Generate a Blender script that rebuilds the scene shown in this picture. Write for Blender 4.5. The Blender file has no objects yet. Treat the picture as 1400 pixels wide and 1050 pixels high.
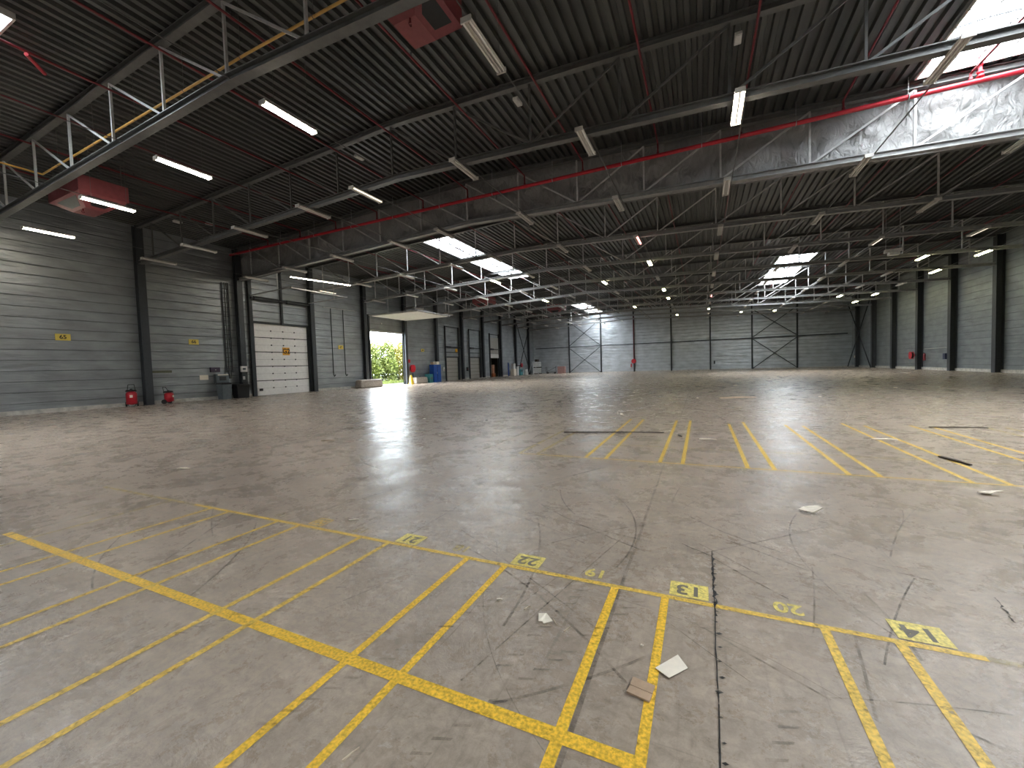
import bpy, math, random
from mathutils import Vector, Matrix, noise as mnoise
C = bpy.context.scene
col = C.collection
R = math.radians
random.seed(7)

# ------------------------------------------------------------------ camera
cam_d = bpy.data.cameras.new('camera')
cam = bpy.data.objects.new('camera', cam_d)
col.objects.link(cam)
cam_d.sensor_fit = 'HORIZONTAL'
cam_d.sensor_width = 36.0
cam_d.lens = 559.11 / 1400 * 36.0
cam_d.clip_start = 0.05
cam_d.clip_end = 400
def cam_matrix(a, b, c):
    yaw = Matrix.Rotation(a, 3, 'Z'); pit = Matrix.Rotation(b, 3, 'X'); rol = Matrix.Rotation(c, 3, 'Y')
    M = yaw @ pit @ rol                       # columns: right, forward, up
    r, f, u = M.col[0], M.col[1], M.col[2]
    return Matrix((r, u, -f)).transposed()
cam.matrix_world = Matrix.Translation((0, 0, 1.5)) @ cam_matrix(0.4346, -0.0427, 0.0320).to_4x4()
C.camera = cam

# ------------------------------------------------------------------ view, world
C.view_settings.view_transform = 'Standard'
C.view_settings.look = 'None'
C.view_settings.gamma = 1.0
C.view_settings.use_curve_mapping = False
C.view_settings.exposure = 1.4
C.render.film_transparent = False
C.cycles.max_bounces = 8
C.cycles.diffuse_bounces = 5
C.cycles.glossy_bounces = 4
C.cycles.transparent_max_bounces = 16
C.cycles.caustics_reflective = False
C.cycles.caustics_refractive = False
C.cycles.sample_clamp_indirect = 6
C.cycles.use_denoising = True

SKY = 13.0
w = bpy.data.worlds.new('overcast_sky'); C.world = w
w.use_nodes = True
wn = w.node_tree.nodes; wl = w.node_tree.links
bg = wn['Background']
wt = wn.new('ShaderNodeTexCoord'); wg = wn.new('ShaderNodeSeparateXYZ'); wr = wn.new('ShaderNodeValToRGB')
wr.color_ramp.elements[0].position = 0.0; wr.color_ramp.elements[0].color = (0.78, 0.89, 1.0, 1)
wr.color_ramp.elements[1].position = 0.7; wr.color_ramp.elements[1].color = (0.93, 0.965, 1.0, 1)
wl.new(wt.outputs['Generated'], wg.inputs[0]); wl.new(wg.outputs['Z'], wr.inputs[0]); wl.new(wr.outputs[0], bg.inputs[0])
bg.inputs[1].default_value = SKY
def portal(name, loc, rot, sx, sy):
    l = bpy.data.lights.new(name, 'AREA'); l.shape = 'RECTANGLE'; l.size = sx; l.size_y = sy
    l.cycles.is_portal = True
    o = bpy.data.objects.new(name, l); o.location = loc; o.rotation_euler = rot; col.objects.link(o)

XL, XR, YB, YF = -28.4, 18.9, 71.3, -9.5
SKYL = [(-17.5, -15.2, -8.0, 4.4), (-17.5, -15.3, 23.7, 38.0), (-17.5, -15.2, 57.5, 70.3),
        (6.15, 8.7, 2.6, 17.2), (6.1, 8.7, 41.0, 55.5), (6.15, 8.7, -8.5, -1.5)]  # the last skylight is added unseen behind the camera to light the near floor
DOOR_OPEN = (29.55, 34.35, 5.25)
def zb(x): return 8.436 - .036 * abs(x + 10)        # underside of the truss bottom chords
def zd(x): return zb(x) + 2.18                        # underside of the roof deck
for i, (x0, x1, y0, y1) in enumerate(SKYL):
    portal('skylight_portal', ((x0 + x1) / 2, (y0 + y1) / 2, zd((x0 + x1) / 2) + .75), (0, 0, 0), x1 - x0, y1 - y0)
portal('doorway_portal', (XL - .45, (DOOR_OPEN[0] + DOOR_OPEN[1]) / 2, DOOR_OPEN[2] / 2), (0, R(-90), 0), DOOR_OPEN[2], DOOR_OPEN[1] - DOOR_OPEN[0])

# ------------------------------------------------------------------ materials
MATS = {}
def nm(name):
    m = bpy.data.materials.new(name); m.use_nodes = True; MATS[name] = m
    return m, m.node_tree.nodes, m.node_tree.links, m.node_tree.nodes['Principled BSDF']
def simple(name, c, rough=.5, metal=0., var=.12, scale=6., bump=0.02, emit=None, es=0., detail=4, stretch=(1, 1, 1)):
    """plain paint or metal with a little procedural mottling"""
    m, n, l, b = nm(name)
    tc = n.new('ShaderNodeTexCoord'); mp = n.new('ShaderNodeMapping'); mp.inputs['Scale'].default_value = stretch
    no = n.new('ShaderNodeTexNoise'); no.inputs['Scale'].default_value = scale; no.inputs['Detail'].default_value = detail
    l.new(tc.outputs['Object'], mp.inputs[0]); l.new(mp.outputs[0], no.inputs['Vector'])
    r = n.new('ShaderNodeValToRGB'); r.color_ramp.elements[0].position = .3; r.color_ramp.elements[1].position = .7
    r.color_ramp.elements[0].color = tuple(v * (1 - var) for v in c) + (1,)
    r.color_ramp.elements[1].color = tuple(min(1, v * (1 + var)) for v in c) + (1,)
    l.new(no.outputs[0], r.inputs[0]); l.new(r.outputs[0], b.inputs['Base Color'])
    b.inputs['Roughness'].default_value = rough; b.inputs['Metallic'].default_value = metal
    if bump:
        bp = n.new('ShaderNodeBump'); bp.inputs['Strength'].default_value = .4; bp.inputs['Distance'].default_value = bump
        l.new(no.outputs[0], bp.inputs['Height']); l.new(bp.outputs[0], b.inputs['Normal'])
    if emit:
        b.inputs['Emission Color'].default_value = emit + (1,); b.inputs['Emission Strength'].default_value = es
    return m
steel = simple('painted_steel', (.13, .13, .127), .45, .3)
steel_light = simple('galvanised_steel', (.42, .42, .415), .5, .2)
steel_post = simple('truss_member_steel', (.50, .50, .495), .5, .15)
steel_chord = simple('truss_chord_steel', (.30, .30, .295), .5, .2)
steel_dark = simple('dark_steel', (.035, .04, .045), .55, .2)
steel_col = simple('column_steel', (.045, .05, .056), .5, .2)
red_pipe = simple('red_paint', (.17, .013, .02), .42)
red_bright = simple('bright_red_paint', (.46, .015, .028), .38)
red_box = simple('faded_red_enamel', (.24, .055, .06), .5)
black = simple('black_plastic', (.012, .012, .014), .5)
rubber = simple('black_rubber', (.02, .02, .02), .8)
white = simple('white_enamel', (.62, .61, .59), .45)
door_white = simple('white_door_panel', (.80, .785, .76), .5, var=.05)
door_beige = simple('beige_door_panel', (.36, .34, .31), .5, var=.06)
grey_plastic = simple('grey_plastic', (.10, .12, .13), .5)
yellow = simple('yellow_paint', (.75, .52, .03), .5)
yellow_pipe = simple('yellow_pipe_paint', (.62, .36, .08), .45)
orange = simple('orange_sign', (.85, .42, .02), .5, var=.03, bump=0)
yellow_sign = simple('yellow_sign', (.72, .55, .10), .5, var=.03, bump=0)
blue = simple('blue_paint', (.006, .06, .30), .4)
teal = simple('teal_plastic', (.03, .18, .20), .5)
concrete = simple('cast_concrete', (.34, .30, .26), .85, scale=9, var=.25)
plinth_m = simple('pale_concrete', (.50, .48, .44), .8, scale=5, var=.25)
paper = simple('white_paper', (.80, .72, .60), .8, var=.05, scale=30, bump=.002)
cardboard = simple('brown_cardboard', (.40, .28, .19), .85, var=.1, scale=30, bump=.002)
wood = simple('pale_wood', (.55, .45, .33), .75, scale=20)
wood_dark = simple('dark_wood', (.06, .045, .035), .8, scale=20)
brick_red = simple('faded_pink_crate', (.34, .19, .17), .7)
alu = simple('aluminium', (.62, .62, .62), .35, .7)
white_plastic = simple('milky_plastic', (.66, .66, .64), .45)
outside_m = simple('outside_dark_ground', (.030, .045, .022), .9, scale=3, var=.25)  # green kept very dark so the daylit ground does not burn out
tube_off = simple('unlit_tube_glass', (.85, .84, .81), .25, var=.02, bump=0)
fix_m = simple('luminaire_enamel', (.56, .54, .51), .4, var=.04, bump=0)
tube_on = simple('lit_tube', (.9, .88, .8), .3, emit=(1.0, .90, .72), es=34, bump=0)
tube_on_y = simple('lit_tube_yellowish', (.9, .9, .6), .3, emit=(1.0, .95, .52), es=30, bump=0)
tube_half = simple('dim_tube', (.9, .86, .78), .3, emit=(1.0, .88, .70), es=.6, bump=0)
tube_on_r = simple('failing_pink_tube', (.9, .4, .4), .3, emit=(1.0, .30, .28), es=6, bump=0)
number_dark = simple('worn_dark_number', (.15, .13, .10), .6, bump=0)

def leafmat(name, c):
    m, n, l, b = nm(name)
    oi = n.new('ShaderNodeNewGeometry'); r = n.new('ShaderNodeValToRGB')
    r.color_ramp.elements[0].color = tuple(v * .45 for v in c) + (1,)
    r.color_ramp.elements[1].color = tuple(v * 1.25 for v in c) + (1,)
    l.new(oi.outputs['Random Per Island'], r.inputs[0]); l.new(r.outputs[0], b.inputs['Base Color'])
    b.inputs['Roughness'].default_value = .6
    return m
leaf_g = leafmat('green_leaves', (.15, .19, .03))
leaf_y = leafmat('yellow_green_leaves', (.22, .20, .025))

# roof deck
def deck_mat():
    m, n, l, b = nm('roof_deck_metal')
    tc = n.new('ShaderNodeTexCoord'); mp = n.new('ShaderNodeMapping'); mp.inputs['Scale'].default_value = (4, .25, 1)
    no = n.new('ShaderNodeTexNoise'); no.inputs['Scale'].default_value = 1; no.inputs['Detail'].default_value = 5
    l.new(tc.outputs['Object'], mp.inputs[0]); l.new(mp.outputs[0], no.inputs['Vector'])
    r = n.new('ShaderNodeValToRGB')
    r.color_ramp.elements[0].position = .3; r.color_ramp.elements[1].position = .75
    r.color_ramp.elements[0].color = (.068, .072, .07, 1); r.color_ramp.elements[1].color = (.125, .127, .122, 1)
    l.new(no.outputs[0], r.inputs[0]); l.new(r.outputs[0], b.inputs['Base Color'])
    b.inputs['Metallic'].default_value = .45; b.inputs['Roughness'].default_value = .42
    return m
deck_m = deck_mat()

def wall_mat(name, axis, base, rough=.40, metal=.55):
    """horizontal metal cassettes: a seam every half metre, crinkled foil-like sheets"""
    m, n, l, b = nm(name)
    g = n.new('ShaderNodeNewGeometry'); s = n.new('ShaderNodeSeparateXYZ'); l.new(g.outputs['Position'], s.inputs[0])
    def M(op, a, bb=None, c=None):
        k = n.new('ShaderNodeMath'); k.operation = op
        for i, v in enumerate((a, bb, c)):
            if v is None: continue
            if isinstance(v, (int, float)): k.inputs[i].default_value = v
            else: l.new(v, k.inputs[i])
        return k.outputs[0]
    z2 = M('MULTIPLY', s.outputs['Z'], 2.0)
    fr = M('FRACT', z2)
    d = M('ABSOLUTE', M('SUBTRACT', fr, .5))           # .5 at the seam
    seam = M('MULTIPLY', M('SUBTRACT', d, .44), 16.0); seam = M('MINIMUM', M('MAXIMUM', seam, 0.), 1.)
    comb = n.new('ShaderNodeCombineXYZ')
    l.new(s.outputs[axis], comb.inputs[0]); l.new(s.outputs['Z'], comb.inputs[1])
    mp = n.new('ShaderNodeMapping'); mp.inputs['Scale'].default_value = (.45, 3.2, 1); l.new(comb.outputs[0], mp.inputs[0])
    n1 = n.new('ShaderNodeTexNoise'); n1.inputs['Scale'].default_value = 1.2; n1.inputs['Detail'].default_value = 3; n1.inputs['Distortion'].default_value = .6
    l.new(mp.outputs[0], n1.inputs['Vector'])
    mp2 = n.new('ShaderNodeMapping'); mp2.inputs['Scale'].default_value = (.7, 1.2, 1); l.new(comb.outputs[0], mp2.inputs[0])
    n2 = n.new('ShaderNodeTexNoise'); n2.inputs['Scale'].default_value = 1.3; n2.inputs['Detail'].default_value = 6
    l.new(mp2.outputs[0], n2.inputs['Vector'])
    r = n.new('ShaderNodeValToRGB'); r.color_ramp.elements[0].position = .3; r.color_ramp.elements[1].position = .72
    r.color_ramp.elements[0].color = tuple(v * .82 for v in base) + (1,); r.color_ramp.elements[1].color = tuple(v * 1.15 for v in base) + (1,)
    l.new(n2.outputs[0], r.inputs[0])
    mx = n.new('ShaderNodeMix'); mx.data_type = 'RGBA'; l.new(M('MULTIPLY', seam, .5), mx.inputs['Factor'])
    l.new(r.outputs[0], mx.inputs['A']); mx.inputs['B'].default_value = (.05, .055, .06, 1)
    l.new(mx.outputs['Result'], b.inputs['Base Color'])
    b.inputs['Roughness'].default_value = rough; b.inputs['Metallic'].default_value = metal
    h = M('ADD', M('MULTIPLY', n1.outputs[0], .8), M('MULTIPLY', seam, -.35))
    bp = n.new('ShaderNodeBump'); bp.inputs['Strength'].default_value = .8; bp.inputs['Distance'].default_value = .09
    l.new(h, bp.inputs['Height']); l.new(bp.outputs[0], b.inputs['Normal'])
    return m
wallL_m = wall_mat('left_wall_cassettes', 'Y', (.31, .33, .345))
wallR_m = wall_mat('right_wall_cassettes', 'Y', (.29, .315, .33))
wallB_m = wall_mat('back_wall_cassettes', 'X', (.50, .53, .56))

def floor_mat():
    m, n, l, b = nm('worn_concrete_floor')
    g = n.new('ShaderNodeNewGeometry')
    def noise(scale, st=(1, 1, 1), det=6, dist=0., rot=0., rough=.55):
        mp = n.new('ShaderNodeMapping'); mp.inputs['Scale'].default_value = st; mp.inputs['Rotation'].default_value = (0, 0, R(rot))
        l.new(g.outputs['Position'], mp.inputs[0])
        k = n.new('ShaderNodeTexNoise'); k.inputs['Scale'].default_value = scale; k.inputs['Detail'].default_value = det
        k.inputs['Distortion'].default_value = dist; k.inputs['Roughness'].default_value = rough
        l.new(mp.outputs[0], k.inputs['Vector']); return k.outputs[0]
    def ramp(x, p0, c0, p1, c1):
        r = n.new('ShaderNodeValToRGB'); e = r.color_ramp.elements
        e[0].position = p0; e[0].color = c0 + (1,) if isinstance(c0, tuple) else (c0, c0, c0, 1)
        e[1].position = p1; e[1].color = c1 + (1,) if isinstance(c1, tuple) else (c1, c1, c1, 1)
        l.new(x, r.inputs[0]); return r.outputs[0]
    def mix(t, f, a, bb):
        k = n.new('ShaderNodeMix'); k.data_type = 'RGBA'; k.blend_type = t
        if isinstance(f, float): k.inputs['Factor'].default_value = f
        else: l.new(f, k.inputs['Factor'])
        l.new(a, k.inputs['A'])
        if isinstance(bb, tuple): k.inputs['B'].default_value = bb
        else: l.new(bb, k.inputs['B'])
        return k.outputs['Result']
    c = ramp(noise(.35, det=8), .3, (.335, .268, .21), .7, (.44, .358, .286))
    c = mix('MULTIPLY', .85, c, ramp(noise(2.4, det=12, rough=.7), .25, .70, .72, 1.12))
    c = mix('MULTIPLY', .8, c, ramp(noise(16, det=10, rough=.78, dist=.4), .30, .5, .60, 1.1))
    # long drag marks in several directions
    for sc, st, rot, lo, hi, a in ((1.0, (22, .35, 1), 8, .60, .72, .20), (.8, (.3, 24, 1), 24, .62, .72, .18), (1.1, (26, .4, 1), -38, .62, .72, .28), (1.2, (.35, 26, 1), -12, .62, .72, .18)):
        c = mix('MIX', mixf(n, l, ramp(noise(sc, st, 4, .8, rot), lo, 0., hi, 1.), a), c, (.07, .062, .055, 1))
    # dark oily spots
    c = mix('MIX', mixf(n, l, ramp(noise(9.5, det=4, dist=.6), .72, 0., .80, 1.), .5), c, (.05, .045, .04, 1))
    l.new(c, b.inputs['Base Color'])
    ro = ramp(noise(1.8, (1, 1, 1), 12, .3, 20, .80), .36, .16, .64, .42)
    l.new(ro, b.inputs['Roughness'])
    b.inputs['Specular IOR Level'].default_value = .6
    bp = n.new('ShaderNodeBump'); bp.inputs['Strength'].default_value = .5; bp.inputs['Distance'].default_value = .014
    l.new(noise(3.0, (1, 1, 1), 10, .4, 0, .75), bp.inputs['Height']); l.new(bp.outputs[0], b.inputs['Normal'])
    return m
def mixf(n, l, v, a):
    k = n.new('ShaderNodeMath'); k.operation = 'MULTIPLY'; l.new(v, k.inputs[0]); k.inputs[1].default_value = a; return k.outputs[0]
floor_m = floor_mat()

def worn(name, c, lo, hi, scale=7, amax=1.0, rough=.5, dark=None):
    """paint or rubber marks on the slab, scuffed away in patches"""
    m, n, l, b = nm(name)
    g = n.new('ShaderNodeNewGeometry')
    k = n.new('ShaderNodeTexNoise'); k.inputs['Scale'].default_value = scale; k.inputs['Detail'].default_value = 10; k.inputs['Roughness'].default_value = .72
    l.new(g.outputs['Position'], k.inputs['Vector'])
    r = n.new('ShaderNodeValToRGB'); r.color_ramp.elements[0].position = lo; r.color_ramp.elements[1].position = hi
    r.color_ramp.elements[0].color = (0, 0, 0, 1); r.color_ramp.elements[1].color = (amax, amax, amax, 1)
    l.new(k.outputs[0], r.inputs[0]); l.new(r.outputs[0], b.inputs['Alpha'])
    k2 = n.new('ShaderNodeTexNoise'); k2.inputs['Scale'].default_value = scale * 2.3; k2.inputs['Detail'].default_value = 6
    l.new(g.outputs['Position'], k2.inputs['Vector'])
    r2 = n.new('ShaderNodeValToRGB'); r2.color_ramp.elements[0].position = .3; r2.color_ramp.elements[1].position = .62
    r2.color_ramp.elements[0].color = tuple(v * .45 for v in c) + (1,); r2.color_ramp.elements[1].color = c + (1,)
    l.new(k2.outputs[0], r2.inputs[0]); l.new(r2.outputs[0], b.inputs['Base Color'])
    b.inputs['Roughness'].default_value = rough
    return m
paint_strong = worn('yellow_floor_paint', (.92, .56, .05), .27, .40, 26)
paint_mid = worn('worn_yellow_floor_paint', (.88, .58, .10), .28, .46, 22, .93)
paint_pale = worn('pale_yellow_floor_paint', (.74, .57, .22), .30, .52, 6, .66)
paint_ghost = worn('ghost_yellow_floor_paint', (.68, .56, .28), .38, .60, 4, .5)
paint_plate = worn('pale_number_plate_paint', (.88, .72, .20), .24, .40, 24, .95)
paint_red = worn('worn_red_floor_paint', (.45, .13, .08), .46, .66, 4, .45)
mark_dark = worn('rubber_mark', (.03, .028, .026), .36, .58, 9, .5, .6)
mark_faint = worn('faint_rubber_mark', (.045, .04, .036), .38, .62, 8, .42, .6)
crack_m = worn('crack', (.02, .02, .02), .30, .48, 6, .9, .9)

def glazing():
    m = bpy.data.materials.new('milky_skylight_sheet'); m.use_nodes = True
    n = m.node_tree.nodes; l = m.node_tree.links; n.clear()
    o = n.new('ShaderNodeOutputMaterial'); t = n.new('ShaderNodeBsdfTransparent'); t.inputs[0].default_value = (.93, .95, .95, 1)
    tr = n.new('ShaderNodeBsdfTranslucent'); tr.inputs[0].default_value = (.85, .87, .87, 1)
    g = n.new('ShaderNodeTexNoise'); g.inputs['Scale'].default_value = 3
    mr = n.new('ShaderNodeMapRange'); mr.inputs['To Min'].default_value = .25; mr.inputs['To Max'].default_value = .45
    mx = n.new('ShaderNodeMixShader'); l.new(g.outputs[0], mr.inputs[0]); l.new(mr.outputs[0], mx.inputs[0])
    l.new(t.outputs[0], mx.inputs[1]); l.new(tr.outputs[0], mx.inputs[2]); l.new(mx.outputs[0], o.inputs[0])
    return m
glaze_m = glazing()

def drape_mat():
    m, n, l, b = nm('silvery_sheeting')
    tc = n.new('ShaderNodeNewGeometry')
    mp = n.new('ShaderNodeMapping'); mp.inputs['Scale'].default_value = (1.6, 1, .9); mp.inputs['Rotation'].default_value = (0, R(35), 0)
    l.new(tc.outputs['Position'], mp.inputs[0])
    k = n.new('ShaderNodeTexNoise'); k.inputs['Scale'].default_value = 1.9; k.inputs['Detail'].default_value = 6; k.inputs['Distortion'].default_value = 1.9
    l.new(mp.outputs[0], k.inputs['Vector'])
    r = n.new('ShaderNodeValToRGB'); r.color_ramp.elements[0].color = (.25, .245, .24, 1); r.color_ramp.elements[1].color = (.36, .355, .35, 1)
    l.new(k.outputs[0], r.inputs[0]); l.new(r.outputs[0], b.inputs['Base Color'])
    b.inputs['Roughness'].default_value = .48; b.inputs['Metallic'].default_value = .15
    bp = n.new('ShaderNodeBump'); bp.inputs['Strength'].default_value = .9; bp.inputs['Distance'].default_value = .12
    l.new(k.outputs[0], bp.inputs['Height']); l.new(bp.outputs[0], b.inputs['Normal'])
    return m
drape_m = drape_mat()

# ------------------------------------------------------------------ mesh helpers
class MB:
    def __init__(s): s.v = []; s.f = []; s.smooth = []
    def add(s, vs, fs, sm=False):
        o = len(s.v); s.v += [tuple(p) for p in vs]; s.f += [tuple(i + o for i in f) for f in fs]; s.smooth += [sm] * len(fs); return s
    def box(s, x0, x1, y0, y1, z0, z1):
        return s.add([(x0, y0, z0), (x1, y0, z0), (x1, y1, z0), (x0, y1, z0), (x0, y0, z1), (x1, y0, z1), (x1, y1, z1), (x0, y1, z1)],
                     [(0, 3, 2, 1), (4, 5, 6, 7), (0, 1, 5, 4), (1, 2, 6, 5), (2, 3, 7, 6), (3, 0, 4, 7)])
    def bar(s, a, b, w, h, up=(0, 0, 1), off=(0, 0)):
        a = Vector(a); b = Vector(b); d = (b - a).normalized(); u = Vector(up)
        sd = d.cross(u)
        if sd.length < 1e-4: sd = d.cross(Vector((1, 0, 0)))
        sd.normalize(); u = sd.cross(d)
        o = sd * off[0] + u * off[1]
        q = [(-w / 2, -h / 2), (w / 2, -h / 2), (w / 2, h / 2), (-w / 2, h / 2)]
        vs = [a + o + sd * i + u * j for i, j in q] + [b + o + sd * i + u * j for i, j in q]
        return s.add(vs, [(0, 1, 2, 3), (7, 6, 5, 4), (0, 4, 5, 1), (1, 5, 6, 2), (2, 6, 7, 3), (3, 7, 4, 0)])
    def ibeam(s, a, b, w, h, up=(0, 0, 1), t=.014):
        s.bar(a, b, w, t, up, (0, h / 2 - t / 2)); s.bar(a, b, w, t, up, (0, -h / 2 + t / 2)); s.bar(a, b, t, h - 2 * t, up); return s
    def tube(s, a, b, r, n=10, r2=None, cap=True):
        a = Vector(a); b = Vector(b); d = (b - a).normalized(); r2 = r if r2 is None else r2
        x = d.cross(Vector((0, 0, 1)));
        if x.length < 1e-3: x = Vector((1, 0, 0))
        x.normalize(); y = d.cross(x)
        vs = []
        for p, rr in ((a, r), (b, r2)):
            for i in range(n):
                t = 2 * math.pi * i / n; vs.append(p + x * math.cos(t) * rr + y * math.sin(t) * rr)
        s.add(vs, [(i, (i + 1) % n, n + (i + 1) % n, n + i) for i in range(n)], True)
        if cap: s.add(vs, [tuple(range(n - 1, -1, -1)), tuple(range(n, 2 * n))])
        return s
    def path(s, pts, r, n=8):
        for a, b in zip(pts, pts[1:]): s.tube(a, b, r, n)
        return s
    def lathe(s, c, prof, n=16):
        cx, cy, cz = c; vs = []; k = len(prof)
        for i in range(n):
            t = 2 * math.pi * i / n
            for r, z in prof: vs.append((cx + r * math.cos(t), cy + r * math.sin(t), cz + z))
        fs = []
        for i in range(n):
            j = (i + 1) % n
            for q in range(k - 1): fs.append((i * k + q, j * k + q, j * k + q + 1, i * k + q + 1))
        s.add(vs, fs, True)
        return s.add([vs[i * k] for i in range(n)] , [tuple(range(n - 1, -1, -1))]).add([vs[i * k + k - 1] for i in range(n)], [tuple(range(n))])
    def torus(s, c, rad, r, axis='X', n=20, m=8, a0=0, a1=360):
        vs = []; full = (a1 - a0 == 360); N = n if full else n + 1
        for i in range(N):
            t = R(a0 + (a1 - a0) * i / n)
            for j in range(m):
                p = 2 * math.pi * j / m; q = rad + r * math.cos(p); e = r * math.sin(p)
                u, v = q * math.cos(t), q * math.sin(t)
                o = {'X': (e, u, v), 'Y': (u, e, v), 'Z': (u, v, e)}[axis]
                vs.append((c[0] + o[0], c[1] + o[1], c[2] + o[2]))
        fs = []
        for i in range(n):
            i2 = (i + 1) % N
            for j in range(m): fs.append((i * m + j, i2 * m + j, i2 * m + (j + 1) % m, i * m + (j + 1) % m))
        return s.add(vs, fs, True)
    def build(s, name, mat, parent=None, bevel=0, loc=None):
        me = bpy.data.meshes.new(name); v = s.v
        if loc is not None: v = [(a - loc[0], b - loc[1], c - loc[2]) for a, b, c in v]
        me.from_pydata(v, [], s.f); me.materials.append(mat)
        me.polygons.foreach_set('use_smooth', s.smooth)
        o = bpy.data.objects.new(name, me); col.objects.link(o)
        if loc is not None: o.location = loc
        if parent:
            o.parent = parent
            if loc is None: o.location = -Vector(parent.location)
            else: o.location = Vector(loc) - Vector(parent.location)
        if bevel:
            bv = o.modifiers.new('bevel', 'BEVEL'); bv.width = bevel; bv.segments = 2; bv.limit_method = 'ANGLE'
        return o
def tag(o, label=None, cat=None, group=None, kind=None):
    if label: o['label'] = label
    if cat: o['category'] = cat
    if group: o['group'] = group
    if kind: o['kind'] = kind
    return o
def thing(name, label, cat, loc, group=None):
    o = bpy.data.objects.new(name, None); o.empty_display_size = .2; o.location = loc; col.objects.link(o)
    return tag(o, label, cat, group)
def struct(o): o['kind'] = 'structure'; return o
def copy_tree(o, parent=None):
    c = o.copy(); col.objects.link(c)
    if parent: c.parent = parent
    for ch in [x for x in o.children]: copy_tree(ch, c)
    return c
ORD = ['first', 'second', 'third', 'fourth', 'fifth', 'sixth', 'seventh', 'eighth', 'ninth', 'tenth', 'eleventh', 'twelfth', 'thirteenth', 'fourteenth', 'fifteenth', 'sixteenth', 'seventeenth']
def text_mesh(name, body, size, mat, parent, M, extrude=0.0):
    cu = bpy.data.curves.new(name, 'FONT'); cu.body = body; cu.size = size; cu.align_x = 'CENTER'; cu.align_y = 'CENTER'; cu.extrude = extrude; cu.offset = size * .025
    t = bpy.data.objects.new(name, cu); col.objects.link(t); bpy.context.view_layer.update()
    me = bpy.data.meshes.new_from_object(t.evaluated_get(bpy.context.evaluated_depsgraph_get()))
    bpy.data.objects.remove(t); me.materials.clear(); me.materials.append(mat)
    o = bpy.data.objects.new(name, me); col.objects.link(o); o.parent = parent
    o.matrix_basis = Matrix.Translation(-Vector(parent.location)) @ M
    return o

# ------------------------------------------------------------------ room shell
fl = MB(); fl.box(XL - .2, XR + .2, YF, YB + .2, -.25, 0); floor = struct(fl.build('floor', floor_m))
og = MB(); og.box(-90, XL - .2, -20, 110, -.3, -.03); struct(og.build('ground_outside', outside_m))

def deck():
    m = MB(); pitch = .30; prof = [(0, .11), (.075, .11), (.105, 0), (.225, 0), (.255, .11)]
    ys = sorted({YF, YB} | {s[2] for s in SKYL} | {s[3] for s in SKYL})
    x0 = XL - .2; n = int((XR + .4 - XL) / pitch) + 1
    xs = []
    for i in range(n):
        for dx, dz in prof: xs.append((x0 + i * pitch + dx, dz))
    for a, b in zip(ys, ys[1:]):
        ym = (a + b) / 2
        holes = [s for s in SKYL if s[2] <= ym <= s[3]]
        base = len(m.v); vs = []
        for x, dz in xs: vs += [(x, a, zd(x) + dz), (x, b, zd(x) + dz)]
        fs = []
        for i in range(len(xs) - 1):
            xm = (xs[i][0] + xs[i + 1][0]) / 2
            if any(h[0] < xm < h[1] for h in holes): continue
            fs.append((2 * i, 2 * i + 1, 2 * i + 3, 2 * i + 2))
        m.add(vs, fs)
    return m.build('ceiling', deck_m)
ceil = struct(deck())
# insulated roof skin over the deck, with the skylight openings left out
rs = MB()
SKH = [(a - .05, b + .05, max(c - .05, YF), min(d + .05, YB)) for a, b, c, d in SKYL]
ysk = sorted({YF, YB} | {s[2] for s in SKH} | {s[3] for s in SKH}); xsk = sorted({XL - .2, -10., XR + .2} | {s[0] for s in SKH} | {s[1] for s in SKH})
for a, b in zip(ysk, ysk[1:]):
    for c, d in zip(xsk, xsk[1:]):
        if any(s[2] <= (a + b) / 2 <= s[3] and s[0] <= (c + d) / 2 <= s[1] for s in SKH): continue
        vs = [(c, a, zd(c) + .13), (d, a, zd(d) + .13), (d, b, zd(d) + .13), (c, b, zd(c) + .13)]
        vs += [(p[0], p[1], p[2] + .18) for p in vs]
        rs.add(vs, [(0, 3, 2, 1), (4, 5, 6, 7), (0, 1, 5, 4), (1, 2, 6, 5), (2, 3, 7, 6), (3, 0, 4, 7)])
tag(rs.build('roof_insulation', steel_dark, ceil))

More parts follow.
